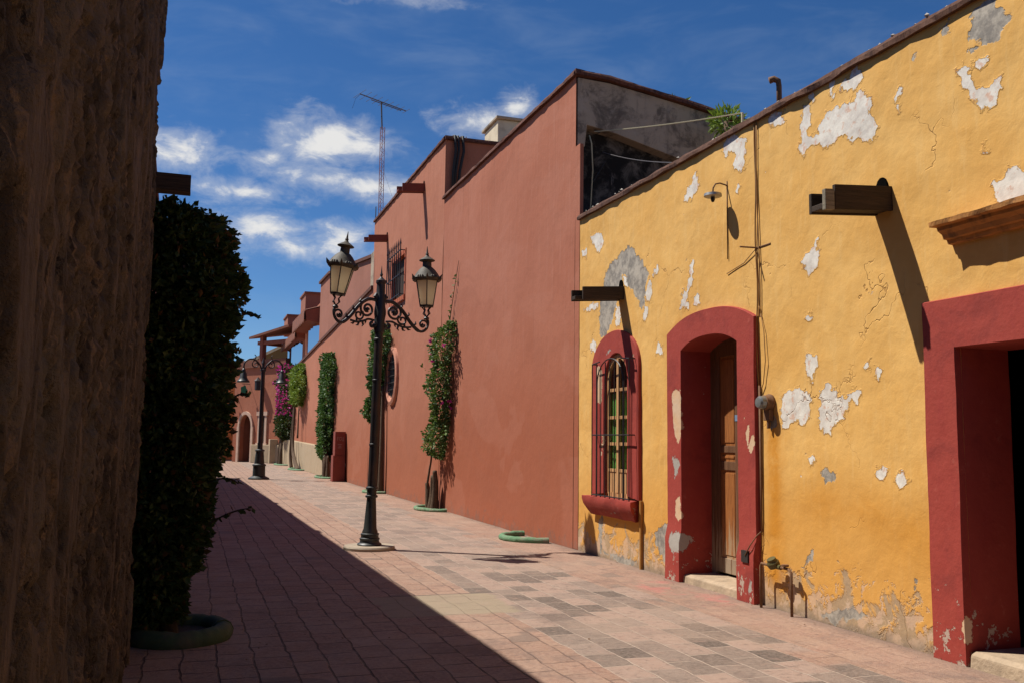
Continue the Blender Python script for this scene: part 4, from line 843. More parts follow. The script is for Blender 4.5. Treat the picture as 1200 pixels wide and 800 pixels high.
# upstairs rooms: piers, parapet boxes, windows
mb = MB(); XU = FX+.35
mb.box(XU, XU+2.6, 50.2, 55.2, 4.8, 8.35); mb.box(XU, XU+.3, 46.6, 46.98, 4.8, 8.6); mb.box(XU, XU+.35, 61.6, 62.6, 4.8, 8.2); mb.box(XU+.02, XU+.3, 46.98, 50.2, 7.35, 8.4); mb.box(XU+.02, XU+.3, 55.2, 61.6, 7.62, 8.4); mb.box(XU+2.4, XU+2.6, 46.6, 62.6, 4.8, 8.4)
mb.box(XU, XU+2.5, 46.6, 62.6, 8.3, 8.42)
mb.build('upstairs_wall', M['pink_far'], p3)
for (ya_, yb_) in ((52.2, 54.6), (62.4, 65)):
    mb = MB(); mb.box(XU-.25, XU+1.6, ya_, yb_, 8.425, 9.55); pb_ = mb.build('parapet_box', M['pink_dull'], p3)
    mb = MB(); mb.box(XU-.32, XU+1.68, ya_-.1, yb_+.1, 9.55, 9.66); mb.build('parapet_cap', M['tile'], pb_)
def canopy(x0, x1, y0, y1, z0, z1, n):
    k = MB(); k.prism([(x0, z1-.22), (x1, z1), (x1, z0+.05), (x0+.08, z0+.12)], 1, y0, y1); o = k.build('canopy', M['fascia'], p3, bevel=.02)
    e = MB(); m = n*6; V = []
    for i in range(m+1):
        y = y0-.03+(y1-y0+.06)*i/m; w = abs(math.sin(PI*i/6)); V += [(x0-.05, y, z1-.20+.05*w), (x0-.06, y, z0+.16-.16*w), (x0+.0, y, z0+.16-.16*w), (x0, y, z1-.20+.05*w), (x1, y, z1+.05+.05*w)]
    F = []
    for i in range(m):
        a = i*5; F += [(a+j, a+j+1, a+j+6, a+j+5) for j in range(3)]+[(a+3, a+4, a+9, a+8)]
    e.add(V, F); e.build('tile_skirt', M['tile'], o)
canopy(5.14, XU+.1, 47.8, 53.6, 7.40, 8.25, 9)
canopy(5.32, XU+.1, 53.9, 62.6, 7.15, 7.85, 13)
for (a, b_, z0, z1) in ((46.98, 50.2, 4.9, 7.35), (55.2, 61.6, 4.9, 7.62)):
    f = MB(); f.box(XU+.10, XU+.16, a, a+.1, z0, z1); f.box(XU+.10, XU+.16, b_-.1, b_, z0, z1); f.box(XU+.10, XU+.16, a+.1, b_-.1, z1-.1, z1); f.box(XU+.10, XU+.16, (a+b_)/2-.05, (a+b_)/2+.05, z0, z1-.1)
    w = f.build('window', M['fascia'], p3); nsash = max(3, int((b_-a)/1.1)); L_ = (b_-a-.2)/nsash
    for k in range(nsash):
        g = MB(); ya_ = a+.1+k*L_; g.prism([(XU+.10, ya_), (XU-.26, ya_+L_), (XU-.25, ya_+L_+.005), (XU+.115, ya_)], 2, z0, z1-.1); g.build('sash_pane', M['sky_mirror'], w)  # mirror panes, tilted outward so that they reflect blue sky
# ------------------------------------------------------------------ building with the stone arch that closes the view
pa = thing('arched_building', 'terracotta building with a pale stone arched doorway where the street bends', 'building', (4, 63, 0))
A = Vector((5.35, 60.2, 0)); B = Vector((2.55, 64.52, 0)); U = (B-A).normalized(); Wn = Vector((U.y, -U.x, 0)); 
if Wn.x > 0: Wn = -Wn
Lf = (B-A).length
def fp(u, z, o=0): q = A+U*u+Wn*o; return (q.x, q.y, z)
def fbox(mb, u0, u1, z0, z1, o0, o1):
    v = [fp(u, z, o) for u in (u0, u1) for z in (z0, z1) for o in (o0, o1)]
    mb.add(v, [(0,1,3,2),(4,6,7,5),(0,4,5,1),(2,3,7,6),(0,2,6,4),(1,5,7,3)])
def from_px_u(x): return x
# facade with arch opening: u from 2.55 to 4.25
au0, au1, spr, ri = 3.15, 4.40, 2.30, .78
mb = MB(); fbox(mb, 0, au0, 0, 6.1, -.3, 0); fbox(mb, au1, Lf, 0, 6.1, -.3, 0)
n = 16; V = []
for i in range(n+1):
    s = i/n; u = au0+(au1-au0)*s; zz = spr+ri*math.sqrt(max(0, 1-(2*s-1)**2)); V += [fp(u, zz, 0), fp(u, 6.1, 0), fp(u, zz, -.3)]
F = []
for i in range(n): F += [(3*i, 3*i+3, 3*i+4, 3*i+1), (3*i, 3*i+2, 3*i+5, 3*i+3)]
mb.add(V, F); mb.build('facade', M['pink_far'], pa)
mb = MB(); v = [fp(-.2, 6.1, .12), fp(Lf, 6.1, .12), fp(Lf, 6.1, -.5), fp(-.2, 6.1, -.5)]
mb.add(v+[(x, y, 6.6) for x, y, z in v], [(0,1,2,3),(4,5,6,7),(0,1,5,4),(1,2,6,5),(2,3,7,6),(3,0,4,7)]); mb.build('tiled_parapet', M['tile'], pa)
mb = MB()
for i in range(n):
    def ap(s, r): return (au0+au1)/2-(au1-au0)/2*r*math.cos(PI*s), spr+ri*r*math.sin(PI*s)
    q = [(*ap(i/n, 1), ), (*ap((i+1)/n, 1), ), (*ap((i+1)/n, 1.26), ), (*ap(i/n, 1.26), )]
    vs = [fp(u, z, o) for o in (.10, -.02) for u, z in q]; mb.add(vs, [(0,1,2,3),(7,6,5,4),(0,4,5,1),(2,6,7,3)])
fbox(mb, au0-.22, au0, 0, spr, -.02, .10); fbox(mb, au1, au1+.22, 0, spr, -.02, .10); mb.build('stone_arch', M['pale_stone'], pa)
mb = MB(); fbox(mb, au0-.1, au1+.1, 0, 3.4, -1.3, -1.2); mb.build('arch_door', mat_wood('dark_arch_door', (.10, .05, .03), (.16, .08, .05), (.05, .03, .02)), pa)
mb = MB(); fbox(mb, au0-.2, au0-.05, 0, 3.4, -1.3, -.3); fbox(mb, au1+.05, au1+.2, 0, 3.4, -1.3, -.3); fbox(mb, au0-.2, au1+.2, 3.3, 3.4, -1.3, -.3); mb.build('porch_lining', M['pink_dull'], pa)
mb = MB(); fbox(mb, 1.55, 1.75, 1.2, 3.15, 0, .08); fbox(mb, 2.25, 2.45, 1.2, 3.15, 0, .08); fbox(mb, 1.45, 2.55, 3.0, 3.25, 0, .12); fbox(mb, 1.45, 2.55, 1.1, 1.25, 0, .12); fw = mb.build('window', M['pale_stone'], pa)
mb = MB(); fbox(mb, 1.75, 2.25, 1.25, 3.0, 0, .02); mb.build('shutter', M['beam'], fw)
mb = MB()
for u in (1.84, 2.0, 2.16): mb.tube([fp(u, 1.25, .1), fp(u, 3.0, .1)], .015, 6)
mb.build('window_grille', M['iron'], fw)
mb = MB(); fbox(mb, -.25, .25, 1.2, 6.1, -.02, .22); mb.build('pilaster', M['pink_far'], pa)
mb = MB(); fbox(mb, -.3, 2.75, 0, 1.15, .0, .32); mb.build('dado', M['stone'], pa, bevel=.04)
# roof terrace pergola on top of it
mb = MB(); V = [fp(-.9, 8.62, .55), fp(3.1, 8.05, .55), fp(3.1, 8.6, -2.6), fp(-.9, 9.0, -2.6)]
mb.add(V+[(x, y, z-.15) for x, y, z in V], [(0, 1, 2, 3), (7, 6, 5, 4), (0, 4, 5, 1), (1, 5, 6, 2), (2, 6, 7, 3), (3, 7, 4, 0)]); pr_ = mb.build('pergola_roof', M['tile'], pa)
mb = MB(); fbox(mb, 2.1, 2.4, 6.6, 8.1, -.1, .2); mb.build('pergola_post', M['fascia'], pa)
mb = MB(); fbox(mb, -.9, 2.7, 7.55, 7.78, -.06, .16); fbox(mb, 2.12, 2.38, 7.55, 7.75, -2.5, -.1); mb.build('pergola_beam', M['fascia'], pa)
mb = MB(); q = [A-Wn*.3, B-Wn*.3, B+Vector((7, 4, 0)), A+Vector((7, 4, 0))]; mb.add([(p.x, p.y, z) for p in q for z in (0, 6.0)], [(0,1,3,2),(2,3,5,4),(4,5,7,6),(6,7,1,0),(1,7,5,3)]);
mb.f.pop(0); mb.m.pop(0); mb.build('house_body', M['pink_dull'], pa)
t = thing('hanging_sign', 'small green scalloped sign hanging above the stone arch', 'sign', fp(3.6, 4.6, .3))
b = MB(); c = Vector(fp(3.55, 4.6, .45)); pts = [(math.cos(a)*(.20+.025*math.cos(5*a)), math.sin(a)*(.34+.04*math.cos(5*a))) for a in np.linspace(0, 2*PI, 40)[:-1]]
vs = [c+Vector((U.x*.3+.9*1*0, 0, 0))*0+Vector((p[0], p[0]*-.25, p[1])) for p in pts]; vs2 = [v+Vector((.01, .04, 0)) for v in vs]; m_ = len(pts)
b.add(vs+vs2, [tuple(range(m_)), tuple(range(m_, 2*m_))[::-1]]+[(i, (i+1) % m_, m_+(i+1) % m_, m_+i) for i in range(m_)]); b.build('board', M['signgreen'], t)
b = MB(); b.tube([fp(3.55, 5.05, 0), fp(3.55, 5.05, .6)], .02, 6); b.tube([fp(3.55, 5.05, .45), fp(3.55, 4.9, .45)], .012, 6); b.build('bracket', M['iron'], t)
def hang_lantern(lab, base, out, s=1.0):
    t = thing('wall_lantern', lab, 'lantern', base)
    x, y, z = base; o = Vector(out)
    b = MB(); e = Vector(base)+o; pts = [Vector(base), Vector(base)+o*.35+Vector((0, 0, .22*s)), Vector(base)+o*.8+Vector((0, 0, .25*s)), e+Vector((0, 0, .12*s)), e]; b.tube(pts, .025, 6); b.build('bracket', M['iron'], t, smooth=True)
    b = MB(); b.lathe([(.03, 0), (.06, -.05), (.16*s, -.16*s), (.22*s, -.40*s), (.27*s, -.46*s), (.27*s, -.50*s), (.1, -.5*s)], tuple(e), 16); b.build('bell_shade', M['iron_base'], t, smooth=True, angle=.6)
hang_lantern('dark bell lantern on a bracket at the far left edge of the stone arch', fp(4.85, 4.15, 0), Wn*.35, .8)
t = thing('box_lantern', 'boxy dark lantern on the arched building wall behind the distant lamp post', 'lantern', fp(2.3, 4.9, .2))
b = MB(); c = Vector(fp(2.3, 4.95, .3)); b.lathe([(.14, -.34), (.19, -.30), (.19, .22), (.24, .26), (.08, .42), (.02, .5)], tuple(c), 6); b.build('body', M['iron'], t); b = MB(); b.tube([fp(2.3, 5.2, 0), fp(2.3, 5.45, .3), fp(2.3, 5.42, .3)], .02, 6); b.build('bracket', M['iron'], t)

t = thing('orange_house', 'bright orange house glimpsed between the clipped tree and the stone arch', 'house', (0, 70, 0))
panel('front_wall', M['orange'], t, 68.5, -5, 2.75, 0, 5.7, .4, plane='Y', rough=.01)
mb = MB(); mb.box(-5, 2.7, 68.6, 76, 0, 5.6); mb.build('house_body', M['orange'], t); mb = MB(); mb.box(-5.1, 2.85, 68.3, 76, 5.7, 5.9); mb.build('tile_coping', M['tile'], t)
mb = MB(); mb.box(1.0, 1.9, 68.38, 68.48, 0, 2.6); mb.build('door', M['galv'], t)
t = thing('gabled_house', 'distant ochre gabled house with cream trim seen under the pergola roof', 'house', (6.5, 86, 0))
mb = MB(); mb.prism([(3.5, 0), (14, 0), (14, 8), (9, 10.6), (3.5, 7.6)], 1, 86, 96); mb.build('wall', M['ochre'], t)
mb = MB(); mb.prism([(3.2, 7.45), (9, 10.6), (9, 10.85), (3.2, 7.75)], 1, 85.85, 86.1); mb.box(3.4, 14, 85.88, 86.0, 7.35, 7.55); mb.build('trim', M['cream'], t)
mb = MB(); mb.prism([(3.0, 7.6), (9, 10.8), (14.5, 8.1), (14.5, 7.95), (9, 10.62), (3.0, 7.45)], 1, 86.12, 96.3); mb.build('roof', M['tile'], t)

# ------------------------------------------------------------------ street lamps
def spline(P, n=8):
    P = [Vector(p) for p in P]; out = []
    for i in range(len(P)-1):
        p0 = P[max(i-1, 0)]; p1 = P[i]; p2 = P[i+1]; p3 = P[min(i+2, len(P)-1)]
        for k in range(n):
            s = k/n; out.append(.5*((2*p1)+(p2-p0)*s+(2*p0-5*p1+4*p2-p3)*s*s+(3*p1-p0-3*p2+p3)*s**3))
    out.append(P[-1]); return out
def spiral(c, r0, r1, a0, turns, n=26):
    return [(c[0]+(r0+(r1-r0)*i/n)*math.cos(a0+2*PI*turns*i/n), c[1]+(r0+(r1-r0)*i/n)*math.sin(a0+2*PI*turns*i/n)) for i in range(n+1)]
def arm_mesh(mb, base, h, tilt, sc=1.0):
    # h: horizontal unit vector; local (r, z)
    def P(r, z): return Vector(base)+h*r*sc+Vector((0, 0, z*1.1+tilt*r))
    def T(pts, rad): mb.tube([P(*p[:2]) for p in pts], [q*1.35 for q in rad] if isinstance(rad, list) else rad*1.35, 7)
    main = [(p.x, p.y) for p in spline([(.03, .36, 0), (.10, .385, 0), (.205, .375, 0), (.33, .285, 0), (.45, .14, 0), (.56, .045, 0), (.64, .04, 0), (.70, .10, 0), (.715, .19, 0), (.67, .25, 0)])]
    T(main, [.019]*12+[.021]*30+[.016]*(len(main)-42))
    T(spiral((.20, .245), .115, .03, 1.2, -1.5), .014)
    mb.lathe([(.002, -.03), (.035, -.015), (.035, .015), (.002, .03)], P(.20, .245), 8)
    T(spiral((.64, .135), .085, .018, -1.6, 1.3), .012); mb.lathe([(.002, -.025), (.028, 0), (.002, .025)], P(.63, .135), 8)
    T(spiral((.33, .155), .075, .02, 2.4, 1.2), .012)
    T([(p.x, p.y) for p in spline([(.05, .33, 0), (.07, .22, 0), (.055, .10, 0), (.08, .03, 0), (.13, .015, 0), (.145, .06, 0), (.11, .075, 0)])], .016)
    T([(p.x, p.y) for p in spline([(.09, .10, 0), (.18, .11, 0), (.26, .08, 0), (.36, .06, 0), (.46, .075, 0)])], .013)
    for r, z, a in ((.27, .06, -1.9), (.33, .05, -1.2), (.40, .06, -.9), (.30, .32, 1.0), (.40, .22, .7), (.50, .11, .6), (.36, .10, -1.4), (.24, .10, -2.2)):
        T([(r, z), (r+.035*math.cos(a), z+.035*math.sin(a)), (r+.06*math.cos(a+.5), z+.06*math.sin(a+.5))], [.014, .012, .004])
    T([(.04, .40), (.075, .44), (.06, .47)], [.03, .03, .02])
    mb.lathe([(.002, -.05), (.045, -.02), (.045, .02), (.002, .05)], P(.07, .03), 8)
    return P(.69, .25)
def lantern(parent, at, tx, ty):
    R = Matrix.Rotation(tx, 4, 'Y') @ Matrix.Rotation(ty, 4, 'X') @ Matrix.Scale(1.05, 4)
    def q(p): return R @ Vector(p)
    L = MB()
    for k in range(4):
        a = PI/2*k+PI/4; ca, sa = math.cos(a), math.sin(a)
        pts = [q((0, 0, .0)), q((.06*ca, .06*sa, .05)), q((.035*ca, .035*sa, .10)), q((.085*ca, .085*sa, .155))]; L.tube([p+Vector(at) for p in pts], .010, 6)
    L.lathe([(.03, -.04), (.045, -.02), (.03, .0)], at, 10, R)
    hold = L.build('lantern_holder', M['iron'], parent, smooth=True, angle=.6)
    g = MB(); g.lathe([(.108, .165), (.172, .535)], at, 6, R, .3); g.f = g.f[:-2]; g.m = g.m[:-2]; o = g.build('lantern_glass', M['frost'], parent)
    f = MB()
    for k in range(6):
        a = 2*PI*k/6+.3; f.tube([Vector(at)+q((.110*math.cos(a), .110*math.sin(a), .165)), Vector(at)+q((.175*math.cos(a), .175*math.sin(a), .535))], .008, 6)
    f.lathe([(.06, .145), (.115, .15), (.12, .17), (.105, .175)], at, 6, R, .3)
    f.build('lantern_frame', M['iron'], parent)
    c = MB(); c.lathe([(.17, .53), (.205, .545), (.215, .575), (.19, .60), (.165, .645), (.125, .70), (.09, .735), (.068, .75), (.065, .82), (.075, .828), (.115, .84), (.12, .85), (.07, .885), (.035, .905), (.022, .93), (.026, .945), (.016, .965), (.003, 1.06)], at, 20, R)
    for k in range(6):
        a = 2*PI*k/6+.3; ca, sa = math.cos(a), math.sin(a)
        c.tube([Vector(at)+q((.19*ca, .19*sa, .555)), Vector(at)+q((.23*ca, .23*sa, .575)), Vector(at)+q((.255*ca, .255*sa, .62))], [.030, .022, .004], 6)
        for j in (-1, 0, 1):
            a2 = a+PI/6+j*.17; c.lathe([(.004, .0), (.024, .02), (.02, .045), (.004, .06)], Vector(at)+q((.20*math.cos(a2), .20*math.sin(a2), .55)), 6, R)
    c.build('lantern_cap', M['iron_brim'], parent, smooth=True, angle=.7)
lamp = thing('street_lamp', 'black cast iron lamp post with two scrolled arms standing nearest in the sunlit street', 'street lamp', (2.53, 13.8, 0), 'iron street lamps')
b = MB(); b.lathe([(.37, -.01), (.375, .035), (.36, .055), (.05, .06)], (2.53, 13.8, 0), 32); b.build('plinth', M['slab'], lamp, smooth=True, angle=.6)
lean = Vector((.012, 0, 0))
def lp(prof, c): return c
ShM = Matrix(((1, 0, .016, 0), (0, 1, 0, 0), (0, 0, 1, 0), (0, 0, 0, 1)))
b = MB(); b.lathe([(.175, .055), (.18, .075), (.165, .09), (.145, .10), (.14, .13), (.148, .145), (.148, .16), (.13, .17), (.128, .20), (.135, .21), (.135, .225), (.115, .235), (.112, .26), (.095, .30), (.068, .72), (.068, .74), (.09, .75), (.092, .775), (.072, .785), (.070, .86), (.088, .868), (.088, .895), (.068, .905), (.060, .92)], (2.53, 13.8, 0), 24, ShM)
b.build('lamp_base', M['iron_base'], lamp, smooth=True, angle=.6)
b = MB(); prof = [(.066, .91), (.063, 3.05), (.072, 3.06), (.072, 3.09), (.062, 3.10), (.062, 3.18), (.078, 3.19), (.078, 3.70), (.068, 3.72), (.064, 3.92), (.078, 3.93), (.078, 3.97), (.056, 3.985), (.030, 4.01), (.013, 4.03), (.024, 4.06), (.013, 4.09), (.002, 4.20)]
b.lathe(prof, (2.53, 13.8, 0), 16, ShM)
for z in (1.5, 2.45): b.lathe([(.066, z), (.071, z+.005), (.071, z+.03), (.066, z+.035)], (2.53, 13.8, 0), 16, ShM)
b.build('post', M['iron'], lamp, smooth=True, angle=.6)
hl = Vector((-.955, -.297, 0)); hr = -hl
for h, tl, tx, ty, sc in ((hl, .0, .13, .02, 1.05), (hr, -.05, -.012, 0, 1.18)):
    b = MB(); top_ = arm_mesh(b, (2.53+.016*3.5, 13.8, 3.25), h, tl, sc); b.build('arm', M['iron'], lamp, smooth=True, angle=.7)
    lantern(lamp, tuple(top_), tx, ty)
# the distant lamp: same foot, crook arms with hanging bells
lamp2 = thing('street_lamp', 'distant black lamp post with crook arms and hanging bell lamps far down the street', 'street lamp', (2.51, 37.5, 0), 'iron street lamps')
b = MB(); b.lathe([(.40, -.01), (.40, .05), (.30, .10), (.24, .13), (.23, .5), (.26, .52), (.26, .56), (.19, .60), (.15, 1.05), (.18, 1.08), (.18, 1.12), (.10, 1.16), (.10, 1.4)], (2.51, 37.5, 0), 20); b.build('lamp_base', M['iron_base'], lamp2, smooth=True, angle=.6)
b = MB(); b.lathe([(.085, 1.3), (.075, 4.15), (.11, 4.17), (.11, 4.24), (.06, 4.27), (.05, 4.45), (.08, 4.48), (.01, 4.7)], (2.51, 37.5, 0), 14); b.build('post', M['iron'], lamp2, smooth=True, angle=.6)
for s in (-1, 1):
    b = MB(); P0 = Vector((2.51, 37.5, 0)); h = Vector((.97*s, .2*s, 0))
    pts = [P0+h*p.x+Vector((0, 0, p.y)) for p in spline([(.05, 4.2, 0), (.15, 4.42, 0), (.35, 4.60, 0), (.58, 4.60, 0), (.74, 4.45, 0), (.76, 4.25, 0)], 5)]; b.tube(pts, .032, 6)
    pts = [P0+h*p[0]+Vector((0, 0, p[1])) for p in spiral((.30, 4.42), .16, .04, 1.4, -1.2)]; b.tube(pts, .022, 6); b.tube([P0+h*.35+Vector((0, 0, 4.6)), P0+h*.30+Vector((0, 0, 4.74)), P0+h*.36+Vector((0, 0, 4.80))], .02, 6)
    b.build('arm', M['iron'], lamp2, smooth=True)
    b = MB(); e = P0+h*.76+Vector((0, 0, 4.25)); b.lathe([(.03, 0), (.07, -.04), (.08, -.14), (.11, -.18), (.14, -.36), (.20, -.46), (.235, -.50), (.235, -.55), (.05, -.56)], tuple(e), 16); b.build('bell_shade', M['iron_base'], lamp2, smooth=True, angle=.6)

# ------------------------------------------------------------------ pedestal, antenna, wires
t = thing('information_pedestal', 'dark red two tier information pedestal against the terracotta wall', 'pedestal', (5.25, 35.6, 0))
b = MB(); b.box(5.02, 5.47, 35.3, 35.85, 0, .97); b.build('base', M['pedestal'], t, bevel=.012)
b = MB(); b.box(5.075, 5.47, 35.32, 35.83, .97, 1.86); up = b.build('panel', M['pedestal'], t, bevel=.012)
b = MB()
cx, cz, yy = 5.27, 1.60, 35.312
ring_ = [(cx+.055*math.cos(a), yy, cz+.055*math.sin(a)) for a in np.linspace(0, 2*PI, 20)]; b.tube(ring_, .010, 5); b.build('emblem', M['mark'], up); b = MB()
b.box(cx-.125, cx-.105, yy-.004, yy+.01, cz-.06, cz+.07); b.box(cx-.105, cx-.07, yy-.004, yy+.01, cz+.045, cz+.07); b.build('letter', M['mark'], up); b = MB(); b.box(cx+.09, cx+.11, yy-.004, yy+.01, cz-.06, cz+.07); b.box(cx+.07, cx+.13, yy-.004, yy+.01, cz-.085, cz-.062)
b.build('letter', M['mark'], up)
for k, w in enumerate((.10, .06, .09)):
    b = MB(); b.box(cx-w, cx+w*.6, yy-.004, yy+.01, cz-.23-k*.06, cz-.205-k*.06); b.build('text_line', M['mark'], up)
b = MB(); b.box(5.47, 5.5, 35.4, 35.44, .55, .68); b.build('bracket', M['galv'], t)

t = thing('antenna_mast', 'tall thin red and white lattice mast with television antenna above the rooftops', 'antenna', (6.7, 36, 4.8))
b = MB(); tri = [(6.7+.10*math.cos(a), 36+.10*math.sin(a)) for a in (0.3, 2.4, 4.5)]
for x, y in tri: b.tube([(x, y, 4.8), (x-.06, y, 14.0)], .014, 5)
zs_ = np.arange(4.9, 13.9, .16)
for i, z in enumerate(zs_):
    p = tri[i % 3]; q = tri[(i+1) % 3]; r_ = tri[(i+2) % 3]; o = -.06*(z-4.8)/9.2
    b.tube([(p[0]+o, p[1], z), (q[0]+o, q[1], z+.16)], .008, 4); b.tube([(q[0]+o, q[1], z), (r_[0]+o, r_[1], z+.16)], .008, 4)
b.build('mast', M['mast'], t)
b = MB(); b.tube([(6.62, 36, 13.9), (6.56, 36, 15.02)], .03, 6); b.build('mast_top', M['alu'], t)
b = MB(); b.tube([(5.62, 35.6, 15.10), (7.62, 36.2, 14.86)], .022, 6); b.tube([(6.1, 35.76, 14.98), (7.4, 36.12, 14.82)], .018, 6)
for i in range(9):
    s = i/8; c = Vector((5.62, 35.6, 15.10)).lerp(Vector((7.62, 36.2, 14.86)), s); w = .55-.25*s
    b.tube([c+Vector((-.29, .95, 0))*w, c-Vector((-.29, .95, 0))*w], .008, 4)
b.tube([(5.66, 35.6, 15.09), (5.45, 35.5, 14.85), (5.32, 35.4, 14.4)], .007, 4); b.build('antenna', M['alu'], t)
b = MB(); 
for e in ((5.9, 33.2), (9.5, 37.5)): b.tube([(6.66, 36, 12.4), (e[0], e[1], 6)], .004, 4)
b.build('guy_wire', M['alu'], t)
t = thing('roof_rod', 'thin bare metal rod standing on the roof beside the antenna mast', 'rod', (6.3, 34.5, 4.8)); b = MB(); b.tube([(6.2, 34.5, 4.8), (6.2, 34.5, 10.35)], .018, 6); b.build('rod', M['alu'], t)
t = thing('overhead_cable', 'pale straight cable from the grey gable end across to the yellow roof edge', 'cable', (5.8, 13.25, 6.5))
b = MB(); P = [Vector((5.85, 13.27, 6.52)).lerp(Vector((7.12, 11.0, 6.23)), s)+Vector((0, 0, -.03*4*s*(1-s))) for s in np.linspace(0, 1, 14)]; b.tube(P, .010, 5); b.tube([(7.12, 11.0, 6.23), (7.12, 11.0, 4.7)], .02, 6); b.build('cable', M['cable_w'], t)
t = thing('slack_cable', 'thin slack grey cable hanging low over the black mouldy wall', 'cable', (6.3, 13.3, 6.2))
b = MB(); P = [Vector((6.0, 13.27, 6.20)).lerp(Vector((5.75, 10.0, 5.08)), s)+Vector((0, 0, -.06*4*s*(1-s))) for s in np.linspace(0, 1, 14)]; b.tube(P, .006, 5); b.build('cable', M['alu'], t)

# ------------------------------------------------------------------ plants
def leaf_cloud(mb, pts, nrm, size, jitter=.6, droop=.3, asp=.55):
    for p, nv in zip(pts, nrm):
        s = size*rng.uniform(.6, 1.3)
        d = Vector(nv)+Vector(rng.normal(0, jitter, 3)); d.z -= droop
        if d.length < 1e-4: d = Vector((0, 0, -1))
        d.normalize(); side = d.cross(Vector(rng.normal(0, 1, 3)))
        if side.length < 1e-4: continue
        side.normalize(); up = side.cross(d); p = Vector(p); w = s*asp
        mb.add([p, p+d*s*.45+side*w*.5+up*s*.08, p+d*s, p+d*s*.45-side*w*.5+up*s*.08, p+d*s*.5-up*s*.03], [(0, 1, 4), (1, 2, 4), (2, 3, 4), (3, 0, 4)])
def sample_blob(n, cz_fn, z0, z1, edge=.35, var=1.0):
    # cz_fn(z, theta) -> (cx, cy, rx, ry); points near the surface of a column with clumps
    P = []; N = []
    while len(P) < n:
        z = rng.uniform(z0, z1); th = rng.uniform(0, 2*PI); cx, cy, rx, ry = cz_fn(z)
        k = .45+1.0*float(vnoise(math.cos(th)*2.2+9, z*3.2, math.sin(th)*2.2+5+cx, 9))-.05+.25*(float(vnoise(math.cos(th)*5+9, z*8, math.sin(th)*5+5, 12))-.5)
        k = .86+(k-.86)*var
        rad = rng.uniform(edge, 1)**.5*k
        P.append((cx+rx*rad*math.cos(th), cy+ry*rad*math.sin(th), z)); N.append((math.cos(th), math.sin(th), .25))
    return P, N
def ring(mat, cx, cy, rx, ry, tube, a0, a1, z=.03, n=110, name='planter_ring', label='', extra=None, soil=True, group='green cement planter rings'):
    t = thing(name, label, 'planter', (cx, cy, 0), group)
    b = MB(); P = []
    for i in range(n+1):
        a = a0+(a1-a0)*i/n; w = 1+.05*(float(fbm(a*3, cx*3+cy, 0, 3, 2))-.5); P.append((cx+rx*w*math.cos(a), cy+ry*w*math.sin(a), z-.01+.014*float(vnoise(a*6, cy, 1, 5))))
    if extra: P = [extra[0]]+P+[extra[1]]
    b.tube(P, [tube*(.84+.30*float(fbm(i*.16, cy*3, cx, 4, 7, .65))) for i in range(len(P))], 10); b.build('kerb', mat, t, smooth=True, angle=1.0)
    if soil:
        b = MB(); pts = [(cx+rx*.9*math.cos(a), cy+ry*.9*math.sin(a)) for a in np.linspace(0, 2*PI, 24)[:-1]]; b.prism(pts, 2, -.01, .03); b.build('soil', M['soil'], t)
    return t
# clipped tree against the left wall
ring(M['green_shaded'], -.03, 8.15, .34, .40, .085, 0, 2*PI, .03, label='dull green round planter kerb in the shade under the clipped tree')
t = thing('clipped_tree', 'dense dark green tree clipped into a tall column in the shade at left', 'tree', (-.12, 8.2, 0))
def tree_fn(z):
    r = np.interp(z, [.12, .6, 1.0, 1.7, 2.4, 2.85, 3.12, 3.36, 3.52], [.28, .42, .52, .60, .64, .68, .66, .57, .40])
    return (-.26, 8.25, float(r), float(r)*.95+.10)
P, N = sample_blob(34000, tree_fn, .14, 3.50, .30, .45)
keep = [(p, n) for p, n in zip(P, N) if p[0] > -.57 and p[1] > 7.46 and not (p[2] < .5 and p[0] > .0)]
b = MB(); P2, N2 = sample_blob(3200, tree_fn, .16, 3.42, .0, .45)
q2 = [((p[0]*.75-.26*.25, 8.25+(p[1]-8.25)*.7, p[2]), n) for p, n in zip(P2, N2) if not (p[2] < .6 and p[0] > -.15)]
q2 = [k for k in q2 if k[0][0] > -.57 and k[0][1] > 7.5]
leaf_cloud(b, [k[0] for k in q2], [k[1] for k in q2], .17, .8, .3, .8)
leaf_cloud(b, [k[0] for k in keep], [k[1] for k in keep], .066, .75, .35, .62)
twigs = []
for (x0, y0, z0, dx, dz) in ((.34, 8.2, 2.62, .14, -.02), (.14, 8.1, .88, .36, .14), (.28, 8.3, 1.9, .16, .06), (.20, 8.05, 1.25, .18, -.03)):
    pp_ = [(x0+dx*s_, y0-.05*s_, z0+dz*s_+.03*math.sin(3*s_)) for s_ in np.linspace(0, 1, 13)]; twigs.append([(-.05, 8.2, z0-.1)]+pp_)
    leaf_cloud(b, pp_, [(.6, -.2, .2)]*13, .060, .7, .3, .62)
b.build('foliage', M['leaf_dark'], t)
b = MB(); pts = [p for p in spline([(-.10, 8.18, 0), (-.14, 8.2, .35), (-.10, 8.22, .8), (-.2, 8.25, 1.6), (-.22, 8.25, 2.8)], 6)]; b.tube(pts, [.075-.05*i/(len(pts)-1) for i in range(len(pts))], 10)
for k in range(9):
    z = .5+k*.3; a = k*2.1; b.tube([(-.16, 8.22, z), (-.16+.25*math.cos(a)*.6, 8.22+.25*math.sin(a), z+.25), (-.12+.4*math.cos(a)*.6, 8.22+.4*math.sin(a), z+.4)], [.025, .016, .006], 6)
for tw in twigs: b.tube(tw, [.008]*(len(tw)-3)+[.005, .004, .003], 5)
b.build('trunk', M['bark_dark'], t, smooth=True)
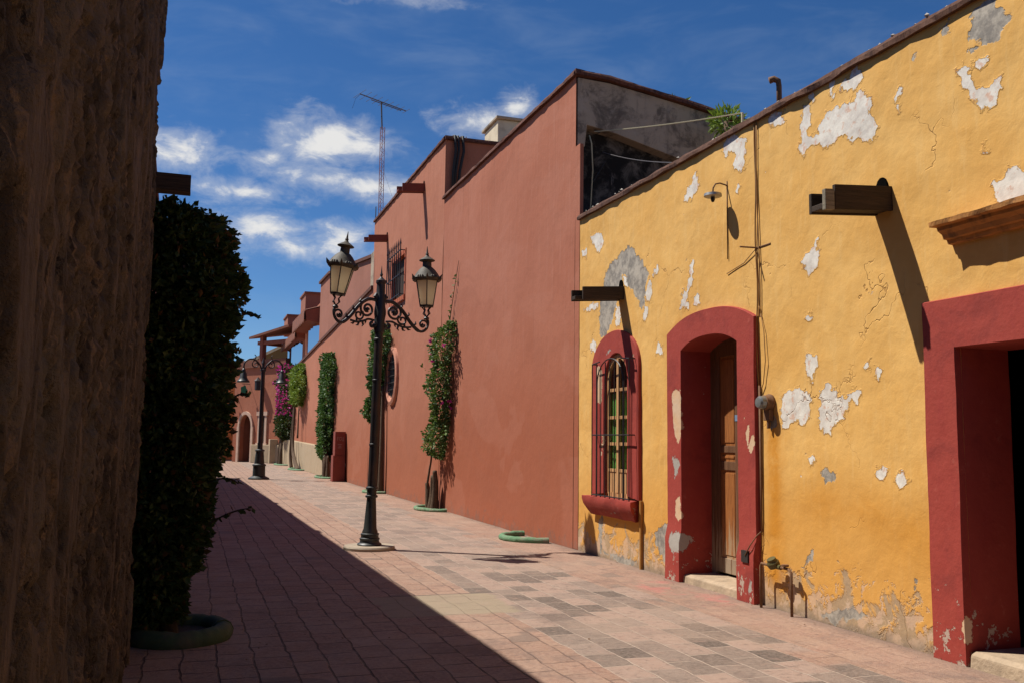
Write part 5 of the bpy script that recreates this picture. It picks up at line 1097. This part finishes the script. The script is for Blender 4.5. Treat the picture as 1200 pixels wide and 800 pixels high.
# climbers along the terracotta walls
def climber(name, label, cy, ztab, rtab, rxk, n, size, leafmat, trunk_pts, trunk_r, flowers=0, fl_rng=None, xmax=.27, yoff=None, extra_trunks=(), cat='climbing plant', stump=False, sprigs=()):
    t = thing(name, label, cat, (FX-.2, cy, 0), 'climbing plants on the terracotta walls')
    def fn(z):
        r = float(np.interp(z, ztab, rtab)); yo = float(np.interp(z, ztab, yoff)) if yoff else 0; rx = min(r*rxk, xmax)
        return (FX-.02-.7*rx, cy+yo, rx, r)
    P, N = sample_blob(n, fn, ztab[0], ztab[-1], .25)
    kp = [(p, nn_) for p, nn_ in zip(P, N) if p[0] < FX-.02]
    b = MB(); leaf_cloud(b, [k[0] for k in kp], [k[1] for k in kp], size, .75, .3, .6)
    for sp in sprigs:
        q = [tuple(v) for v in spline(sp, 9)]; leaf_cloud(b, q, [(-.7, 0, .2)]*len(q), size*.85, .9, .1, .6)
    b.build('foliage', leafmat, t)
    if flowers:
        P, N = sample_blob(flowers, fn, fl_rng[0], fl_rng[1], .75); b = MB(); q = [(p, nn_) for p, nn_ in zip(P, N) if p[0] < FX-.05]
        
        if flowers > 100:
            leaf_cloud(b, [Vector(k[0])+Vector(k[1])*.06 for k in q], [k[1] for k in q], size*.9, .9, .0, .8); setp(b.build('flowers', M['petal'], t), kind='stuff')
        else:
            for k in q:
                b = MB(); c_ = Vector(k[0])+Vector(k[1])*.05
                leaf_cloud(b, [c_]*4, [k[1]]*4, size*.9, .9, .0, .8); b.build('flower', M['petal'], t)
    b = MB(); q = spline(trunk_pts, 6); b.tube(q, [trunk_r*(1-.55*i/(len(q)-1)) for i in range(len(q))], 9)
    for e in extra_trunks: q = spline(e[0], 6); b.tube(q, [e[1]*(1-.5*i/(len(q)-1)) for i in range(len(q))], 8)
    b.build('trunk', M['bark'], t, smooth=True)
    return t
x_ = FX
climber('bougainvillea', 'narrow leafy climber with a few magenta flowers and a cut stump beside the lamp post', 20.6,
        [1.2, 1.45, 1.7, 2.0, 2.5, 2.9, 3.3, 3.7, 3.95, 4.25], [.20, .70, .66, .40, .44, .68, .42, .85, .58, .12], .46, 4200, .090, M['leaf_loose'],
        [(x_-.22, 21.45, 0), (x_-.25, 21.5, .45), (x_-.22, 21.42, .9), (x_-.2, 21.3, 1.4), (x_-.15, 21.3, 3.5)], .035, 18, (1.6, 3.9), yoff=[.35, .35, .25, .1, .1, .15, .1, .05, -.15, -.4],
        extra_trunks=(([(x_-.18, 21.25, 0), (x_-.16, 21.22, .35), (x_-.2, 21.12, .78)], .13), ([(x_-.2, 21.0, 0), (x_-.18, 20.98, .5), (x_-.22, 20.92, .9)], .10), ([(x_-.2, 21.5, 0), (x_-.22, 21.5, .35), (x_-.24, 21.55, .6)], .09), ([(x_-.04, 20.7, 3.9), (x_-.04, 20.4, 4.6), (x_-.03, 19.9, 5.6)], .012)),
        sprigs=([(x_-.06, 20.7, 3.9), (x_-.06, 20.45, 4.3), (x_-.05, 20.3, 4.9)], [(x_-.06, 20.6, 4.1), (x_-.05, 20.2, 4.9), (x_-.04, 20.0, 5.3)], [(x_-.3, 20.8, 3.0), (x_-.5, 21.2, 3.3)]))
climber('climber', 'leafy climber half hidden behind the near lamp post, reaching the round window', 27.9,
        [2.1, 2.4, 3.0, 3.6, 4.2, 4.7, 5.0], [.2, .60, .40, .8, 1.05, .8, .3], .46, 5200, .11, M['leaf_vine3'],
        [(x_-.2, 28.1, 0), (x_-.22, 28.15, 1), (x_-.2, 28.2, 2), (x_-.2, 28.4, 3), (x_-.2, 28.6, 4.5)], .11, yoff=[1.3, 1.3, .8, .5, .2, .1, 0], extra_trunks=(([(x_-.15, 27.75, 0), (x_-.14, 27.75, 1.3), (x_-.12, 27.9, 3.2)], .09), ([(x_-.1, 27.6, 3.0), (x_-.1, 27.7, 4.3)], .04)))
climber('ivy_column', 'full length ivy column beside the dark red pedestal', 39.8,
        [.7, 1.1, 2.0, 3.0, 4.0, 4.7, 5.15], [.35, 1.0, 1.2, 1.35, 1.5, 1.4, .5], .42, 8500, .13, M['leaf_vine3'],
        [(x_-.25, 38.9, 0), (x_-.28, 38.9, .6), (x_-.25, 39.3, 1.4), (x_-.2, 39.6, 3)], .14, yoff=[-.4, 0, 0, 0, 0, -.2, -.4], extra_trunks=(([(x_-.2, 39.6, 0), (x_-.25, 39.5, .7), (x_-.22, 39.7, 1.3)], .12), ([(x_-.25, 38.4, 0), (x_-.25, 38.5, .9)], .09)))
climber('topiary_climber', 'bright yellow green rounded climber on bare leaning stems by the stone dado', 50.6,
        [3.3, 3.6, 4.2, 4.8, 5.25, 5.5], [.7, 1.7, 2.0, 1.9, 1.2, .4], .34, 6000, .14, M['leaf_bright'],
        [(x_-.45, 47.6, 0), (x_-.5, 49.0, .5), (x_-.5, 50.2, 1.3), (x_-.4, 50.8, 3.6)], .12, xmax=.40, extra_trunks=(([(x_-.45, 50.9, 0), (x_-.5, 51.2, 1.0), (x_-.4, 51.0, 3.5)], .10), ([(x_-.4, 48.9, 1.6), (x_-.35, 49.3, 3.2)], .05)))
climber('flowering_bougainvillea', 'dark climber topped with a mass of magenta bougainvillea flowers far down the wall', 57.6,
        [1.5, 2.0, 3.0, 4.0, 5.0, 5.6, 6.0], [.9, 2.2, 3.0, 3.3, 3.4, 2.6, 1.2], .26, 7000, .17, M['leaf_dark'],
        [(x_-.5, 56.8, 0), (x_-.5, 56.9, .8), (x_-.45, 57.2, 1.6), (x_-.4, 57.3, 4)], .13, 1100, (2.9, 5.9), xmax=.42, yoff=[-.3, 0, 0, 0, .2, .2, .2], extra_trunks=(([(x_-.45, 58.4, 0), (x_-.5, 58.0, .9), (x_-.45, 57.6, 1.9)], .11),))
gr_ = 'green cement planter rings'
ring(M['green'], 5.50, 14.62, .62, .60, .055, PI/2+.12, PI*1.5-.12, .035, label='empty U shaped green kerb in front of the blank terracotta wall', soil=False)
ring(M['green'], 5.46, 21.2, .50, .75, .05, PI/2, PI*1.5, .03, label='low green planter kerb around the stump of the flowering climber', soil=False)
ring(M['green'], 5.46, 28.2, .50, .7, .05, PI/2, PI*1.5, .03, label='low green planter kerb behind the near lamp post', soil=False)
ring(M['green'], 5.42, 39.0, .55, 1.3, .05, PI/2, PI*1.5, .03, label='low green planter kerb at the foot of the ivy column', soil=False)
ring(M['green'], 5.32, 48.6, .60, 1.5, .06, PI/2, PI*1.5, .03, label='low green planter kerb under the yellow green climber', soil=False)
ring(M['green'], 5.32, 57.2, .60, 1.6, .06, PI/2, PI*1.5, .03, label='low green planter kerb under the magenta bougainvillea', soil=False)
b = MB()
P = []
for i in range(150):
    w = rng.uniform()
    if w < .45: x, y = FX-.03-abs(rng.normal(0, .12)), rng.uniform(5.5, 30)
    elif w < .7: x, y = rng.normal(.1, .5), rng.normal(8.0, .8)
    elif w < .85: x, y = 5.1+rng.normal(0, .3), 21+rng.normal(0, .8)
    else: x, y = rng.uniform(.3, 5.2), rng.uniform(5.8, 24)
    if x < FX-.02: P.append((x, y, .006+.004*rng.uniform()))
for p in P:
    a = rng.uniform(0, 2*PI); sz = rng.uniform(.015, .042); h = Vector((math.cos(a), math.sin(a), .12)); sd_ = Vector((-math.sin(a), math.cos(a), rng.uniform(-.2, .2))); p = Vector(p)
    b.add([p, p+h*sz*.5+sd_*sz*.3+Vector((0, 0, .004)), p+h*sz, p+h*sz*.5-sd_*sz*.3], [(0, 1, 2), (0, 2, 3)])
fl = b.build('fallen_leaves', simple('dead_leaf', (.13, .065, .03), var=.6, scale=4), None)
setp(fl, 'scattered brown fallen leaves and crumbs along the foot of the walls', 'litter', kind='stuff')
# trees behind the yellow house
def roof_tree(lab, x, y, z, r, n, size):
    t = thing('courtyard_tree', lab, 'tree', (x, y, 0))
    P = []; N = []
    for i in range(n):
        v = rng.normal(0, 1, 3); v /= np.linalg.norm(v); k = (.55+.6*float(vnoise(v[0]*2+5, v[1]*2+5, v[2]*2+5, 3)))*rng.uniform(.5, 1)
        P.append((x+v[0]*r*k, y+v[1]*r*k, z+v[2]*r*.8*k)); N.append((v[0], v[1], v[2]+.4))
    b = MB(); leaf_cloud(b, P, N, size, .4, .1, .38); b.build('crown', M['leaf_bright'], t)
    b = MB(); b.tube([(x, y, 0), (x+.1, y, z*.5), (x, y, z)], [.14, .10, .04], 8); b.build('trunk', M['bark'], t, smooth=True)
roof_tree('green leafy tree top rising behind the yellow roof edge', 7.86, 12.6, 6.72, .30, 300, .13)
roof_tree('small tuft of palm like leaves peeping over the grey gable coping', 8.32, 15.0, 7.74, .26, 110, .19)

# ------------------------------------------------------------------ world: clear sky with fair weather cloud
SUN = Vector((-1, .70, 1.87)).normalized(); el = math.asin(SUN.z); az = math.atan2(SUN.x, SUN.y)
W = bpy.data.worlds.new('World'); scene.world = W; W.use_nodes = True; t = NT(W.node_tree); t.n.clear()
out = t.new('ShaderNodeOutputWorld'); bg = t.new('ShaderNodeBackground')
sky = t.new('ShaderNodeTexSky'); sky.sky_type = 'NISHITA'; sky.sun_disc = False; sky.sun_elevation = el; sky.sun_rotation = az % (2*PI)
sky.altitude = 1900; sky.air_density = 1.0; sky.dust_density = .7; sky.ozone_density = 3.0
tc = t.new('ShaderNodeTexCoord').outputs['Generated']
nv = t.new('ShaderNodeVectorMath', operation='NORMALIZE'); t.put(nv.inputs[0], tc); d = nv.outputs[0]; s = t.sep(d)
azn = t.m('MULTIPLY', t.m('ARCTAN2', s[0], s[1]), 180/PI); eln = t.m('MULTIPLY', t.m('ARCSINE', s[2]), 180/PI)
uv = t.comb(azn, t.m('MULTIPLY', eln, 1.7), 0)
n1 = t.new('ShaderNodeTexNoise'); t.put(n1.inputs['Vector'], uv); n1.inputs['Scale'].default_value = .42; n1.inputs['Detail'].default_value = 5; n1.inputs['Roughness'].default_value = .62; n1.inputs['Distortion'].default_value = .4
n2 = t.noise(uv, 1.3, 3, .6, 0, (7, 3, 1)); n3 = t.noise(t.scale(uv, (.7, 1.3, 1)), .20, 4, .6, .4, (40, 3, 1))
ns = t.sep(n1.outputs[1])
CL = [(7.0, 17.7, 3.3, 1.55, 1.15), (9.3, 17.6, 1.8, 1.0, .9), (3.7, 16.4, 1.0, .55, .75), (-1.6, 16.3, 2.4, 1.15, 1.1), (10.3, 15.2, 2.9, .9, .8), (6.5, 15.5, 3.2, .8, .65),
      (2.2, 14.4, 3.2, .7, .8), (3.2, 12.4, 2.6, 1.0, .95), (5.4, 11.3, 2.4, .7, .75), (8.2, 12.0, 2.0, 1.1, 1.05), (0.3, 11.4, 2.2, 1.0, .8), (16.8, 19.3, 2.4, .8, .75), (19.0, 20.2, 1.3, .9, 1.1), (10.5, 26.6, 3.5, .45, .35)]
den = None
for a, e, ra, re, k in CL:
    u = t.m('DIVIDE', t.m('SUBTRACT', azn, a), ra); v = t.m('DIVIDE', t.m('SUBTRACT', eln, e), re)
    f = t.m('MULTIPLY', t.m('SUBTRACT', 1, t.m('SQRT', t.m('ADD', t.m('MULTIPLY', u, u), t.m('MULTIPLY', v, v)))), k)
    den = f if den is None else t.m('MAXIMUM', den, f)
den = t.m('MAXIMUM', den, -1.4)
dn = t.m('ADD', den, t.m('MULTIPLY', t.m('SUBTRACT', n1.outputs[0], .5), 2.5)); dn = t.m('ADD', dn, t.m('MULTIPLY', t.m('SUBTRACT', n2, .5), .55))
cl = t.m('MAXIMUM', t.ramp(dn, -.10, 1.05, 0, .97), t.ramp(t.m('ADD', dn, t.m('MULTIPLY', n3, .5)), -.35, 1.0, 0, .40))
ci = t.m('MULTIPLY', t.ramp(n3, .40, .9, 0, .16), t.ramp(eln, 2, 30, .6, 1))
body = t.ramp(dn, .1, 1.0, .75, 1.0)
hs = t.new('ShaderNodeHueSaturation'); hs.inputs['Saturation'].default_value = 1.22; hs.inputs['Value'].default_value = 1.0; t.put(hs.inputs['Color'], sky.outputs[0])
sk = t.mix(1.0, hs.outputs[0], (.96, 1.12, 1.30), 'MULTIPLY')
CLV = 11.5
cc = t.mix(body, (CLV*.72, CLV*.78, CLV*.86), (CLV, CLV*.99, CLV*.97))
col = t.mix(ci, sk, (CLV*.55, CLV*.66, CLV*.8)); col = t.mix(cl, col, cc)
t.l.new(col, bg.inputs[0]); bg.inputs[1].default_value = .053; t.l.new(bg.outputs[0], out.inputs[0])
sd = bpy.data.lights.new('Sun', 'SUN'); sd.energy = 5.0; sd.angle = math.radians(.53); sd.color = (1, .945, .86)
so = bpy.data.objects.new('Sun', sd); COL.objects.link(so); so.rotation_euler = (-SUN).to_track_quat('-Z', 'Y').to_euler(); so.location = (-20, 14, 38)

# ------------------------------------------------------------------ camera
yaw, pitch, roll = 0.3277684088, 0.1060339657, math.radians(.8)
fw = Vector((math.sin(yaw)*math.cos(pitch), math.cos(yaw)*math.cos(pitch), math.sin(pitch))); r = Vector((math.cos(yaw), -math.sin(yaw), 0)); u = r.cross(fw)
r2 = r*math.cos(roll)+u*math.sin(roll); u2 = u*math.cos(roll)-r*math.sin(roll)
cd = bpy.data.cameras.new('Camera'); cam = bpy.data.objects.new('Camera', cd); COL.objects.link(cam)
cam.matrix_world = Matrix(((r2.x, u2.x, -fw.x, 0), (r2.y, u2.y, -fw.y, 0), (r2.z, u2.z, -fw.z, 1.6), (0, 0, 0, 1)))
cd.lens = 32.76; cd.sensor_width = 36; cd.clip_start = .05; cd.clip_end = 2000
scene.camera = cam
vs = scene.view_settings; vs.view_transform = 'Standard'; vs.look = 'None'; vs.exposure = .42; vs.gamma = 1; vs.use_curve_mapping = False
scene.render.engine = 'CYCLES'; scene.cycles.max_bounces = 6; scene.cycles.diffuse_bounces = 3; scene.cycles.transparent_max_bounces = 6
scene.render.resolution_x = 1024; scene.render.resolution_y = 682
